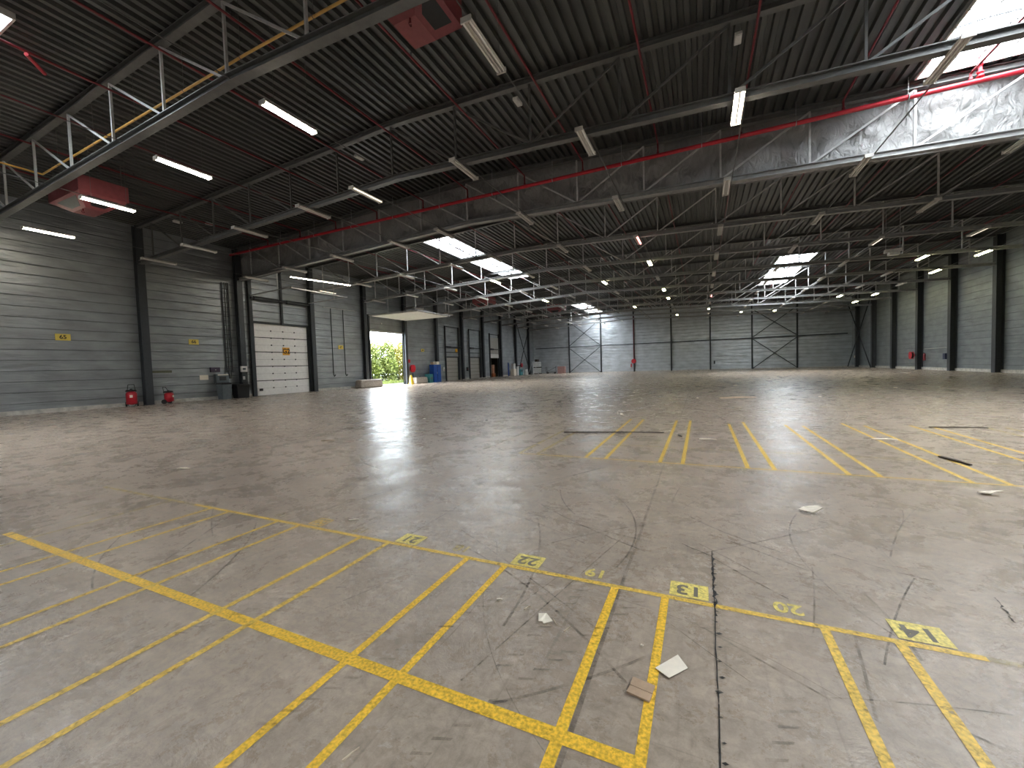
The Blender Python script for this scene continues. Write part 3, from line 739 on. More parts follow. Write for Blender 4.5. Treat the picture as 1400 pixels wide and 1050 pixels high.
# ------------------------------------------------------------------ doors
def sectional(n, H, mat, rows, seam_h, name_loc, hinge=True):
    y0, y1, _, zt = H
    d = struct(bpy.data.objects.new('door_%d' % n, None)); d.location = (XL, (y0 + y1) / 2, 0); col.objects.link(d)
    ph = zt / rows
    for r in range(rows):
        m = MB(); z0 = r * ph + (seam_h if r else .01); z1 = (r + 1) * ph - .004
        m.box(XL - .1, XL - .05, y0 + .04, y1 - .04, z0, z1)
        m.build('door_panel', mat, d)
    m = MB(); m.box(XL - .12, XL - .10, y0, y1, 0, zt); m.build('weather_seal', rubber, d)
    m = MB()
    m.box(XL - .16, XL + .06, y0 - .10, y0 + .03, 0, zt + .1); m.box(XL - .16, XL + .06, y1 - .03, y1 + .10, 0, zt + .1); m.box(XL - .16, XL + .06, y0 - .1, y1 + .1, zt - .03, zt + .12)
    m.build('door_frame', steel_dark, d)
    return d
d1 = sectional(1, H1, door_white, 5, .05, None)
m = MB()
for r in range(5):
    zc = (r + .5) * 5.15 / 5; m.box(XL - .052, XL - .046, 18.56, 22.79, zc - .006, zc + .006)
m.build('panel_groove', simple('groove_grey', (.36, .35, .33), .6), d1)
for r in range(1, 10):
    for k in (1, 2, 3):
        y = 18.5 + 4.35 * (k + .4) / 4.6; z = r * 5.15 / 10
        m = MB(); m.box(XL - .05, XL - .02, y - .04, y + .04, z - .04, z + .05); m.build('hinge', steel_dark, d1)
m = MB(); m.box(XL - .05, XL - .02, 18.75, 19.0, .33, .50); m.build('vent', black, d1)
m = MB()
m.box(XL + .06, XL + .20, 18.18, 18.42, 0, 9.1); m.box(XL + .06, XL + .20, 22.93, 23.05, 0, 9.1); m.box(XL + .06, XL + .16, 20.58, 20.74, 5.2, 9.2)
m.build('lift_track', steel_dark, d1)
m = MB(); m.tube((XL + .25, 18.3, 6.82), (XL + .25, 23.0, 6.88), .07, 10); m.tube((XL + .25, 18.5, 6.82), (XL + .25, 20.3, 6.84), .13, 12); m.tube((XL + .25, 21.0, 6.84), (XL + .25, 22.7, 6.87), .13, 12); m.build('spring_shaft', steel_dark, d1)
m = MB()
for y in (18.35, 22.95): m.bar((XL + .2, y, 7.0), (XL + 4.4, y, 7.1), .05, .06)
m.bar((XL + 4.3, 18.35, 7.08), (XL + 4.3, 22.95, 7.08), .05, .06)
for y in (18.35, 22.95): m.bar((XL + 3.0, y, 7.08), (XL + 3.0, y, 8.9), .03, .03)
m.build('overhead_rail', steel_light, d1)
sg = MB(); sg.box(XL - .049, XL - .025, 20.68, 21.24, 2.9, 3.47); s_o = sg.build('door_sign', orange, d1)
VERT_L = Matrix(((0, 0, 1, 0), (1, 0, 0, 0), (0, 1, 0, 0), (0, 0, 0, 1)))   # text on the left wall, read from inside
text_mesh('sign_lettering', 'G2', .50, black, d1, Matrix.Translation((XL - .020, 20.96, 3.185)) @ VERT_L)

d2 = struct(bpy.data.objects.new('door_2', None)); d2.location = (XL, 31.95, 0); col.objects.link(d2)
m = MB(); a, b, zt = DOOR_OPEN
m.box(XL - .16, XL + .10, a - .16, a, 0, zt + .16); m.box(XL - .16, XL + .10, b, b + .16, 0, zt + .16); m.box(XL - .16, XL + .10, a, b, zt, zt + .16)
m.build('door_frame', steel_light, d2)
m = MB(); m.box(XL + .10, XL + .24, a - .28, a - .12, 0, 6.8); m.box(XL + .10, XL + .24, b + .12, b + .28, 0, 6.8); m.build('lift_track', steel_dark, d2)
for k in range(5):
    m = MB(); x0 = XL + .45 + k * 1.05; m.box(x0, x0 + 1.02, a - .02, b + .02, 6.62, 6.67); m.build('door_panel', door_white, d2)
m = MB()
for y in (a - .2, b + .2): m.bar((XL + .2, y, 6.72), (XL + 5.9, y, 6.72), .05, .07)
m.bar((XL + 5.8, a - .2, 6.72), (XL + 5.8, b + .2, 6.72), .05, .07)
for y in (a - .2, b + .2):
    for x in (XL + 2.6, XL + 5.7): m.bar((x, y, 6.72), (x, y, zd(x)), .04, .04)
m.build('overhead_rail', steel_light, d2)
m = MB(); m.lathe((XL + .02, 31.2, 6.1), [(.07, -.06), (.09, 0), (.07, .06)], 12); m.build('door_lamp', white_plastic, d2)

for n, H, lab in ((3, HA, 'a'), (4, HB, 'b')):
    d = sectional(n, H, door_beige, 6, .025, None)
    m = MB(); y0, y1 = H[0], H[1]
    for y in (y0 - .08, y1 + .08): m.box(XL + .06, XL + .16, y - .08, y + .08, 0, 6.7)
    m.box(XL + .06, XL + .12, y0 - .1, y1 + .1, 6.6, 6.7); m.build('lift_track', steel_dark, d)
    m = MB(); m.tube((XL + .3, y0 - .3, 4.15), (XL + .3, y1 + .4, 4.15), .06, 8); m.tube((XL + .3, y0 - .1, 4.15), (XL + .3, y0 + .8, 4.15), .11, 10); m.tube((XL + .3, y1 - .4, 4.15), (XL + .3, y1 + .3, 4.15), .11, 10); m.build('spring_shaft', steel_dark, d)
    m = MB(); m.bar((XL + .2, y0, 3.5), (XL + .2, y1, 3.5), .06, .1); m.build('header_bar', steel_dark, d)
d5 = struct(bpy.data.objects.new('door_5', None)); d5.location = (XL, 55.1, 0); col.objects.link(d5)
m = MB(); y0, y1 = HC[0], HC[1]
for y in (y0 - .08, y1 + .08): m.box(XL - .05, XL + .16, y - .08, y + .08, 0, 6.5)
m.box(XL + .06, XL + .12, y0 - .1, y1 + .1, 6.3, 6.4); m.build('lift_track', steel_dark, d5)
m = MB(); m.box(XL + .03, XL + .08, y0 + .05, y1 - .05, 3.5, 5.9); m.build('door_panel', door_beige, d5)
m = MB(); m.box(XL + .03, XL + .08, y0 + .05, y1 - .05, 2.87, 3.45); m.build('door_panel', white, d5)
m = MB(); m.tube((XL + .3, y0 - .3, 4.15), (XL + .3, y1 + .4, 4.15), .06, 8); m.tube((XL + .3, y0 - .1, 4.15), (XL + .3, y0 + .6, 4.15), .13, 10); m.build('spring_shaft', steel_dark, d5)
m = MB()                                          # lean-to behind the open dock door
m.box(XL - 3.2, XL - 3.1, y0 - .3, y1 + 2.6, 0, 3.2); m.box(XL - 3.2, XL - .16, y0 - .4, y0 - .3, 0, 3.2); m.box(XL - 3.2, XL - .16, y1 + 2.5, y1 + 2.6, 0, 3.2); m.box(XL - 3.2, XL - .16, y0 - .4, y1 + 2.6, 3.2, 3.3); m.box(XL - 3.2, XL - .16, y0 - .4, y1 + 2.6, -.03, 0)
struct(m.build('wall_dock_tunnel', simple('dark_tunnel_lining', (.10, .09, .06), .8)))
def carton(name, x, y, z, sx, sy, sz, mat, label, cat='box', rz=0, group=None):
    t = thing(name, label, cat, (x, y, z), group)
    m = MB(); m.box(-sx / 2, sx / 2, -sy / 2, sy / 2, 0, sz); m.build('body', mat, None, .012).parent = t
    m = MB(); m.box(-sx / 2 - .004, sx / 2 + .004, -.03, .03, sz * .98, sz + .004); m.box(sx / 2, sx / 2 + .004, -.03, .03, sz * .6, sz); m.build('tape', paper).parent = t
    t.rotation_euler.z = rz; return t
carton('cardboard_box', XL - 1.0, 56.3, 0, .7, .8, .55, simple('orange_board', (.55, .16, .05), .7), 'orange red box on the floor inside the open dock door')
carton('cardboard_box', XL - 1.0, 56.3, .56, .5, .6, 1.3, simple('salmon_board', (.62, .33, .22), .7), 'tall salmon pink carton on the orange box inside the dock door')

# ------------------------------------------------------------------ wall plates, signs
def plate(y, txt, label, dark=False):
    t = thing('bay_sign', label, 'sign', (XL + .012, y, 3.64), 'small yellow bay signs')
    m = MB(); m.box(XL + .012, XL + .03, y - .27, y + .27, 3.48, 3.80); m.build('plate', yellow_sign, t)
    text_mesh('sign_lettering', txt, .26, black, t, Matrix.Translation((XL + .034, y, 3.64)) @ VERT_L)
plate(9.05, '65', 'small yellow number sign on the left wall, nearest the camera')
plate(14.75, '66', 'small yellow number sign between the second and third columns')
plate(26.1, '67', 'small yellow number sign behind the two thin pipes')
plate(37.6, '68', 'small yellow number sign right of the open door')
m = MB(); m.box(XL + .16, XL + .2, 44.1, 44.6, 3.55, 3.95); tag(m.build('dock_sign', orange), 'small orange sign above the first beige dock door', 'sign')

m = MB(); m.box(XL + .005, XL + .02, 12.45, 13.5, 1.78, 1.92); tag(m.build('dent_patch', simple('olive_patch', (.10, .10, .06), .7)), 'dark olive patch standing in for a wall dent above the second extinguisher', 'plate')  # flat dark piece drawn in place of a dent in the wall
# two thin pipes on the wall between the doors
t = thing('conduit_pair', 'two thin dark conduits running down the left wall between the doors', 'pipe', (XL + .1, 26, 1.4))
for y in (25.2, 26.5):
    m = MB(); m.path([(XL + .028, y, 6.9), (XL + .028, y, 1.3), (XL + .14, y, 1.15), (XL + .26, y, 1.3)], .028); m.build('conduit', steel_dark, t)
m = MB(); m.bar((XL + .1, 24.4, 6.9), (XL + .1, 27.8, 6.95), .06, .06); m.build('support_rail', steel_light, t)

# cable ladder beside third column
t = thing('cable_ladder', 'dark vertical cable ladder on the left wall beside the black bin', 'cable ladder', (XL + .05, 16.7, 1.5))
m = MB()
for y in (16.55, 16.95): m.bar((XL + .06, y, 1.7), (XL + .06, y, 7.6), .04, .05, up=(0, 1, 0))
z = 1.8
while z < 7.5: m.bar((XL + .06, 16.55, z), (XL + .06, 16.95, z), .03, .03); z += .3
m.build('frame', steel_dark, t)
m = MB(); m.tube((XL + .1, 16.7, 1.3), (XL + .1, 16.7, 7.6), .025, 6); m.tube((XL + .1, 16.8, 1.3), (XL + .1, 16.8, 7.6), .02, 6); m.build('cable', black, t)

# ------------------------------------------------------------------ things along the left wall
def wheeled_ext(x, y, label, rz, H=.82, r=.19):
    t = thing('wheeled_extinguisher', label, 'fire extinguisher', (x, y, 0), 'wheeled fire extinguishers')
    m = MB(); m.lathe((0, 0, .1), [(.04, 0), (r, .05), (r, H * .66), (r * .8, H * .76), (.06, H * .82), (.05, H * .86)], 20); m.build('cylinder', red_bright).parent = t
    m = MB(); m.lathe((0, 0, .1 + H * .86), [(.05, 0), (.07, .03), (.03, .09)], 12); m.tube((0, 0, .14 + H * .86), (.13, 0, .14 + H * .86), .02, 8); m.build('valve', steel_dark).parent = t
    m = MB(); m.box(r - .01, r + .008, -.06, .06, H * .55, H * .70); m.build('label_plate', paper).parent = t
    for s in (-1, 1):
        m = MB(); m.tube((-.12, s * .2, .13), (-.12, s * .26, .13), .13, 18); m.build('wheel', rubber).parent = t
    m = MB()
    for s in (-1, 1): m.path([(.1, s * .1, .02), (-.12, s * .17, .13), (-.16, s * .17, .8), (-.22, s * .12, H + .28)], .014)
    m.path([(-.22, -.12, H + .28), (-.22, .12, H + .28)], .016); m.bar((-.12, -.22, .13), (-.12, .22, .13), .03, .03); m.bar((.1, -.1, .015), (.1, .1, .015), .03, .03); m.build('trolley_frame', steel_dark).parent = t
    m = MB(); m.torus((-.02, 0, .12 + H * .8), r * .95, .022, 'Z', 22, 7); m.torus((-.02, 0, .165 + H * .8), r * .85, .02, 'Z', 22, 7); m.build('hose', rubber).parent = t
    t.rotation_euler.z = rz
wheeled_ext(-27.75, 11.28, 'red wheeled fire extinguisher left of the second wall column', R(-25), .9, .23)
wheeled_ext(-27.7, 12.95, 'red wheeled fire extinguisher right of the second wall column', R(35), .68, .22)

def bin_(x, y, label, body, lid, w=.62, d=.6, h=.95, z=0):
    t = thing('waste_bin', label, 'bin', (x, y, z), 'bins by the third column')
    m = MB(); a, b = w / 2, d / 2; s = .85
    m.add([(-b * s, -a * s, 0), (b * s, -a * s, 0), (b * s, a * s, 0), (-b * s, a * s, 0), (-b, -a, h), (b, -a, h), (b, a, h), (-b, a, h)], [(0, 3, 2, 1), (4, 5, 6, 7), (0, 1, 5, 4), (1, 2, 6, 5), (2, 3, 7, 6), (3, 0, 4, 7)])
    m.build('body', body, None, .02).parent = t
    m = MB(); m.add([(-b - .03, -a - .03, h), (b + .04, -a - .03, h), (b + .04, a + .03, h), (-b - .03, a + .03, h), (-b, -a, h + .11), (b * .7, -a * .9, h + .09), (b * .7, a * .9, h + .09), (-b, a, h + .11)],
                    [(0, 3, 2, 1), (4, 5, 6, 7), (0, 1, 5, 4), (1, 2, 6, 5), (2, 3, 7, 6), (3, 0, 4, 7)]); m.build('lid', lid, None, .012).parent = t
    m = MB(); m.tube((-b - .05, -a * .8, h + .03), (-b - .05, a * .8, h + .03), .02, 8); m.build('handle', lid).parent = t
    return t
bin_(-27.75, 16.0, 'grey wheeled bin beside the black bin by the third column', grey_plastic, black, .62)
bin_(-27.6, 16.95, 'black lidded bin left of the white dock door', black, black, .85, .6, .82)
def cabinet(name, x0, x1, y0, y1, z0, z1, mat, label, cat, bits=()):
    t = thing(name, label, cat, (x0, (y0 + y1) / 2, z0))
    m = MB(); m.box(x0, x1, y0, y1, z0, z1); m.build('case', mat, t, .01)
    for nme, a, b, c, d, mt in bits:
        m = MB(); m.box(x1, x1 + .02, a, b, c, d); m.build(nme, mt, t)
    return t
cabinet('control_cabinet', XL + .05, XL + .3, 15.75, 16.55, 1.05, 1.62, grey_plastic, 'dark grey control cabinet on the wall above the grey bin', 'cabinet', [('screen', 15.95, 16.35, 1.2, 1.45, black), ('label_plate', 15.85, 16.5, 1.53, 1.60, paper)])
cabinet('switch_box', XL + .02, XL + .16, 15.55, 16.1, 1.75, 2.05, simple('dark_purple_box', (.05, .03, .06), .5), 'small dark box on the wall above the control cabinet', 'switch box', [('lamp', 15.8, 15.85, 1.87, 1.92, white)])
cabinet('notice_sheet', XL + .02, XL + .03, 14.95, 15.45, 1.28, 1.58, paper, 'white notice on the wall left of the control cabinet', 'notice')
cabinet('door_controller', XL + .385, XL + .52, 17.22, 17.62, 1.72, 2.1, white, 'white controller box on the third column', 'switch box', [('screen', 17.32, 17.5, 1.85, 1.98, grey_plastic)])
cabinet('push_button_box', XL + .385, XL + .54, 17.2, 17.5, 1.05, 1.5, steel_dark, 'dark push button box under the white controller on the third column', 'switch box', [('button', 17.28, 17.42, 1.2, 1.42, white)])

def block(x0, x1, y0, y1, h, label):
    t = thing('concrete_block', label, 'concrete block', ((x0 + x1) / 2, (y0 + y1) / 2, 0), 'concrete blocks by the open door')
    m = MB(); X = (x1 - x0) / 2; Y = (y1 - y0) / 2; s = .8
    m.add([(-X, -Y, 0), (X, -Y, 0), (X, Y, 0), (-X, Y, 0), (-X * s, -Y * .97, h), (X * s, -Y * .97, h), (X * s, Y * .97, h), (-X * s, Y * .97, h)], [(0, 3, 2, 1), (4, 5, 6, 7), (0, 1, 5, 4), (1, 2, 6, 5), (2, 3, 7, 6), (3, 0, 4, 7)])
    m.build('body', concrete, None, .12).parent = t
    m = MB(); m.torus((0, 0, h), .1, .015, 'X', 12, 6, 0, 180); m.build('lifting_loop', steel_dark).parent = t
block(-27.93, -27.1, 27.0, 29.75, .74, 'long grey concrete block left of the open door')
block(-28.0, -27.3, 34.95, 37.0, .68, 'grey concrete block behind the yellow stand right of the open door')
t = thing('warning_stand', 'yellow warning stand right of the open door', 'stand', (-27.05, 33.75, 0))
m = MB()
m.add([(-.2, -.22, 0), (.2, -.22, 0), (.2, .22, 0), (-.2, .22, 0), (-.05, -.14, .88), (.05, -.14, .88), (.05, .14, .88), (-.05, .14, .88)], [(0, 3, 2, 1), (4, 5, 6, 7), (0, 1, 5, 4), (1, 2, 6, 5), (2, 3, 7, 6), (3, 0, 4, 7)]); m.build('panel', yellow, None, .02).parent = t
m = MB(); m.tube((0, -.09, .9), (0, .09, .9), .03, 8); m.build('handle', yellow).parent = t

def hose_reel(x, y, z, label, ax='X', r=.33, d=(-.30, 0)):
    t = thing('fire_hose_reel', label, 'hose reel', (x, y, z), 'red fire hose reels')
    m = MB()
    if ax == 'X': m.tube((-.1, 0, 0), (-.08, 0, 0), r, 24); m.tube((.08, 0, 0), (.1, 0, 0), r, 24); m.tube((-.1, 0, 0), (.13, 0, 0), .06, 12)
    else: m.tube((0, -.1, 0), (0, -.08, 0), r, 24); m.tube((0, .08, 0), (0, .1, 0), r, 24); m.tube((0, -.13, 0), (0, .1, 0), .06, 12)
    m.build('reel_disc', red_bright).parent = t
    m = MB()
    for k in (-.045, 0, .045): m.torus((k if ax == 'X' else 0, 0 if ax == 'X' else k, 0), r * .72, .035, ax, 24, 8)
    m.build('hose', rubber).parent = t
    m = MB(); m.bar((0, 0, 0), (d[0], d[1], 0), .08, .08); m.build('bracket', red_pipe).parent = t
    return t
hose_reel(XL + .32, 35.35, 1.62, 'red fire hose reel on the left wall beside the open door', 'X', .4)
cabinet('fire_call_point', XL + .02, XL + .12, 34.95, 35.25, 2.25, 2.6, red_bright, 'small red sign above the hose reel beside the open door', 'sign')
m = MB(); m.bar((XL + .3, 35.35, 0), (XL + .3, 35.35, 1.12), .09, .09); tag(m.build('reel_post', steel_dark), 'dark post carrying the hose reel by the open door', 'post')
cabinet('teal_crate', -27.9, -27.2, 37.15, 37.75, 0, .95, teal, 'dark teal crate right of the grey concrete block', 'crate', [('label_plate', 37.3, 37.6, .4, .6, grey_plastic)])
cabinet('blue_cabinet', -28.1, -27.5, 38.35, 39.75, 0, 2.0, blue, 'tall blue steel cabinet against the left wall', 'cabinet', [('door_gap', 39.04, 39.06, .1, 1.9, black), ('handle', 38.95, 38.99, .95, 1.15, alu)])
carton('cardboard_box', -27.8, 38.6, 2.001, .35, .35, .28, cardboard, 'small carton on top of the blue cabinet, left one')
carton('cardboard_box', -27.8, 39.35, 2.001, .4, .5, .34, paper, 'white carton on top of the blue cabinet, right one')
cabinet('door_controller', XL + .455, XL + .55, 39.85, 40.2, .95, 1.9, white, 'white controller box on the column right of the blue cabinet', 'switch box', [('screen', 39.95, 40.1, 1.5, 1.65, black)])
cabinet('door_controller', XL + .02, XL + .16, 41.35, 41.65, 1.2, 1.7, white, 'small white controller left of the first beige dock door', 'switch box', [('button', 41.45, 41.55, 1.3, 1.4, red_bright)])
cabinet('door_controller', XL + .02, XL + .16, 46.9, 47.2, 1.1, 1.6, steel_dark, 'small dark controller left of the second beige dock door', 'switch box', [('button', 47.0, 47.1, 1.3, 1.4, red_bright)])
for k, (y, w) in enumerate(((45.6, .55), (49.3, 1.1))):
    m = MB(); m.box(-27.9, -27.3, y - w, y + w, 0, .10); tag(m.build('floor_pad', plinth_m, None, .02), 'low pale pad on the floor, %s beige dock door' % ('right of the first' if k == 0 else 'before the second'), 'pad')
# jumble beyond the third dock
def post_thing(name, x, y, r, h, mat, label, cat, cap=None):
    t = thing(name, label, cat, (x, y, 0)); m = MB(); m.lathe((0, 0, 0), [(r, 0), (r, h * .96), (r * .8, h)], 12); m.build('body', mat).parent = t
    m = MB(); m.lathe((0, 0, h), [(r * .4, 0), (r * .4, .06)], 10); m.build('cap', cap or black).parent = t
post_thing('blue_pole', -27.6, 58.3, .09, 2.1, blue, 'slim blue upright pole right of the third dock door', 'pole')
carton('roll_cage_load', -27.6, 60.2, 0, .6, .9, 1.1, paper, 'pale wrapped load right of the blue pole', 'load')
carton('roll_cage_load', -27.6, 60.2, 1.104, .5, .7, .85, white_plastic, 'upright white load stacked on the pale wrapped load', 'load')
post_thing('gas_bottle', -27.5, 61.6, .2, 1.5, white_plastic, 'white gas bottle beside the pale wrapped load', 'bottle')
cabinet('teal_cart', -27.82, -27.1, 61.95, 62.85, 0, 1.0, teal, 'dark teal cart at the foot of the far left column', 'cart', [('drawer', 62.05, 62.75, .6, .85, steel_dark)])
hose_reel(-27.62, 63.6, 1.65, 'red fire hose reel on the left wall near the ladder', 'X', .36, (-.76, 0))
post_thing('white_drum', -27.3, 64.75, .28, .95, white_plastic, 'small white drum left of the ladder', 'drum')
t = thing('step_ladder', 'large aluminium step ladder standing by the left wall', 'ladder', (-26.6, 66.3, 0))
m = MB()
for s in (-1, 1):
    m.bar((.0, s * .25, 2.2), (.55, s * 1.15, 0), .07, .05); m.bar((0, s * .25, 2.2), (-.55, s * 1.15, 0), .07, .05)
m.build('stile', alu).parent = t
for k in range(1, 8):
    z = 2.2 * k / 8; f_ = 1 - z / 2.2
    m = MB(); m.bar((.55 * f_, -(.25 + .9 * f_), z), (.55 * f_, .25 + .9 * f_, z), .09, .03); m.build('tread', alu).parent = t
m = MB(); m.box(-.2, .2, -.32, .32, 2.19, 2.24); m.build('platform', alu).parent = t
for k, z in enumerate((0, 1.12)):
    t = thing('pallet_box', 'white caged container by the far left corner, %s of the two stacked' % ('lower', 'upper')[k], 'container', (-27.0, 69.4, z), 'stacked caged containers')
    m = MB(); m.box(-.45, .45, -.8, .8, .14, 1.08); m.build('tank', white_plastic, None, .06).parent = t
    m = MB()
    for y in (-.8, -.4, 0, .4, .8): m.bar((.47, y, .14), (.47, y, 1.1), .025, .025, up=(0, 1, 0))
    for zz in (.3, .7, 1.09): m.bar((.47, -.82, zz), (.47, .82, zz), .025, .025)
    m.build('cage', steel_dark).parent = t
    m = MB(); m.box(-.5, .5, -.85, .85, 0, .04); m.box(-.5, .5, -.85, -.7, .04, .13); m.box(-.5, .5, .7, .85, .04, .13); m.box(-.5, .5, -.85, .85, .12, .14); m.build('pallet', wood_dark).parent = t
carton('cardboard_box', -27.0, 69.2, 2.204, .5, .9, .45, wood_dark, 'dark bundle lying on the stacked caged containers')
def trolley(x, y, label):
    t = thing('hand_trolley', label, 'trolley', (x, y, 0))
    m = MB(); m.box(-.9, .9, -.35, .35, .22, .3); m.build('deck', wood_dark).parent = t
    m = MB(); m.path([(-.85, -.3, .3), (-.95, -.3, 1.2), (-.95, .3, 1.2), (-.85, .3, .3)], .03); m.path([(.85, -.3, .3), (.95, -.3, 1.3), (.95, .3, 1.3), (.85, .3, .3)], .03); m.bar((-.9, 0, .35), (.9, 0, 1.15), .05, .05); m.build('push_frame', steel_dark).parent = t
    for a in (-.7, .7):
        for b in (-.28, .28):
            m = MB(); m.tube((a, b - .03, .11), (a, b + .03, .11), .11, 14); m.build('wheel', rubber).parent = t
trolley(-24.6, 70.0, 'dark flat trolley against the back wall near the left corner')
carton('cardboard_box', -22.7, 70.2, 0, 1.3, .8, 1.25, brick_red, 'faded pink box against the back wall right of the trolley', 'box')

# back wall hose reel and extinguisher
hose_reel(-10.25, YB - .62, 1.75, 'red hose reel on the third post of the back wall', 'Y', .38, (0, .34))
t = thing('fire_extinguisher', 'small red extinguisher hanging below the back wall hose reel', 'fire extinguisher', (-10.75, YB - .10, .75))
m = MB(); m.lathe((0, 0, 0), [(.09, 0), (.09, .5), (.03, .6)], 14); m.build('cylinder', red_bright).parent = t
m = MB(); m.path([(0, 0, .6), (.1, 0, .62), (.14, 0, .3)], .014); m.build('hose', rubber).parent = t
cabinet('notice_sheet', 1.75, 1.95, YB - .06, YB - .03, .9, 1.4, steel_dark, 'small dark notice right of the fifth back wall post', 'notice')

# right wall: hose reel, extinguisher, rail, box
hose_reel(XR - .78, 51.3, 1.35, 'red hose reel by the red riser on the right wall', 'X', .36, (.3, 0))
t = thing('fire_extinguisher', 'dark red extinguisher beside the right wall hose reel', 'fire extinguisher', (XR - .3, 50.1, .85))
m = MB(); m.lathe((0, 0, 0), [(.1, 0), (.1, .55), (.03, .68)], 14); m.build('cylinder', red_pipe).parent = t
m = MB(); m.path([(0, 0, .68), (-.1, 0, .7), (-.14, 0, .3)], .014); m.build('hose', rubber).parent = t
t = thing('sprinkler_riser', 'dark red riser pipe climbing the right wall column', 'pipe', (XR - .3, 51.66, 0))
m = MB(); m.tube((XR - .3, 51.66, 0), (XR - .3, 51.66, 8.6), .09, 12); m.build('pipe', red_pipe, t)
m = MB(); m.torus((XR - .3, 51.66, 2.0), .1, .02, 'Z'); m.build('collar', red_pipe, t)
t = thing('handrail_frame', 'dark pipe frame on the right wall beside the red hose reel', 'rail', (XR - .2, 46, 0))
m = MB(); m.path([(XR - .15, 50.6, 1.9), (XR - .15, 45.95, 1.95)], .035); m.build('rail', steel_light, t)
m = MB(); m.bar((XR - .15, 46.0, 0), (XR - .15, 46.0, 1.95), .14, .14, up=(0, 1, 0)); m.build('upright', steel_dark, t)
cabinet('switch_box', XR - .35, XR - .2, 46.5, 46.85, .95, 1.45, simple('dark_blue_box', (.03, .04, .09), .5), 'small dark box on the pipe frame of the right wall', 'switch box')
cabinet('notice_sheet', XR - .55, XR - .52, 68.0, 68.3, 1.2, 1.5, paper, 'tiny white notice on the far right corner column', 'notice')

# ------------------------------------------------------------------ litter on the floor
def sheet(name, pts, label, mat, cat, th=.004, fold=0.0, group=None):
    cx = sum(p[0] for p in pts) / len(pts); cy = sum(p[1] for p in pts) / len(pts); n = len(pts)
    m = MB(); r = random.Random(int(abs(cx * 977 + cy * 131)))
    vs = [(p[0], p[1], .005 + fold * r.random()) for p in pts]; vs += [(a, b, c + th) for a, b, c in vs]
    m.add(vs, [tuple(range(n - 1, -1, -1)), tuple(range(n, 2 * n))] + [(i, (i + 1) % n, n + (i + 1) % n, n + i) for i in range(n)])
    o = m.build(name, mat, None, 0, (cx, cy, 0)); return tag(o, label, cat, group)
sheet('paper_sheet', [(-.221, 2.03), (-.125, 2.17), (-.075, 2.085), (-.155, 1.985)], 'white paper sheet lying over a yellow line in the foreground', paper, 'paper', .002, .006)
t = thing('cardboard_piece', 'flat brown cardboard piece beside the white paper sheet', 'cardboard', (-.265, 1.86, 0))
m = MB(); m.box(-.052, .05, -.045, .0, .006, .014); m.build('panel', cardboard).parent = t
m = MB(); m.add([(-.052, .002, .012), (.05, .002, .012), (.05, .045, .02), (-.052, .045, .02), (-.052, .002, .016), (.05, .002, .016), (.05, .045, .024), (-.052, .045, .024)], [(0, 3, 2, 1), (4, 5, 6, 7), (0, 1, 5, 4), (1, 2, 6, 5), (2, 3, 7, 6), (3, 0, 4, 7)]); m.build('flap', cardboard).parent = t
m = MB(); m.box(-.052, .05, -.045, .0, .0055, .0058); t.rotation_euler.z = R(-10)
sheet('paper_scrap', [(-.905, 2.225), (-.86, 2.24), (-.80, 2.18), (-.845, 2.15), (-.86, 2.165), (-.875, 2.145)], 'cream torn paper scrap among splinters in the foreground', paper, 'paper', .003, .012)
sheet('crumpled_paper', [(.84, 4.70), (.90, 4.80), (1.0, 4.78), (1.03, 4.70), (.95, 4.66)], 'crumpled white paper on bare floor between the two line grids', paper, 'paper', .01, .05)
sheet('crumpled_paper', [(2.62, 5.9), (2.72, 5.98), (2.82, 5.9), (2.7, 5.86)], 'crumpled white paper nearest the right edge of the floor', paper, 'paper', .01, .05)
def splinter(x, y, L, a, w, mat, label, cat='splinter', group='wood splinters', h=.006):
    m = MB(); dx, dy = math.cos(a) * L / 2, math.sin(a) * L / 2
    m.bar((-dx, -dy, h / 2), (dx * .3, dy * .3, h / 2 + h * .3), w, h); m.bar((dx * .3, dy * .3, h / 2 + h * .3), (dx, dy, h / 2), w * .6, h * .8)
    o = m.build('wood_splinter' if cat == 'splinter' else cat.replace(' ', '_'), mat); o.location = (x, y, .004); return tag(o, label, cat, group)
splinter(-1.19, 2.27, .035, .3, .016, paper, 'tiny white chip left of the torn paper scrap', 'chip', None, .012)
splinter(-.995, 2.26, .05, 1.2, .006, wood, 'pale splinter just left of the torn paper scrap')
splinter(-.79, 2.19, .06, -.9, .004, wood, 'thin splinter touching the right of the torn paper scrap')
splinter(-.705, 2.155, .06, 1.2, .005, wood, 'pale splinter right of the torn paper scrap')
splinter(-1.26, 1.11, .07, 1.3, .006, wood, 'pale splinter at the bottom left edge between two yellow lines')
splinter(-.30, 2.17, .012, 0, .012, paper, 'white speck of litter above the brown cardboard piece', 'speck', None, .01)
splinter(-3.2, 3.0, .10, .6, .02, paper, 'white strip of litter left of the crossing yellow lines', 'litter strip', None)
splinter(-7.44, 6.36, .3, .3, .04, wood, 'pale offcut on the open floor at left', 'offcut', None, .02)
splinter(-7.7, 3.75, .22, .3, .05, paper, 'white litter strip on the floor at far left', 'litter strip', None, .01)
splinter(.10, 8.52, .3, -.1, .09, paper, 'white litter strip between the yellow lines of the far grid', 'litter strip', None, .012)
splinter(-.4, 8.75, .2, -1.2, .03, wood_dark, 'dark short stick at the end of the long dark lath', 'stick', None, .02)
splinter(-1.75, 8.85, 2.1, .22, .03, wood_dark, 'long dark lath lying across the far line grid', 'lath', None, .02)
splinter(1.25, 17.9, 1.3, .3, .12, wood, 'long pale plank on the floor near the middle of the hall', 'plank', None, .05)
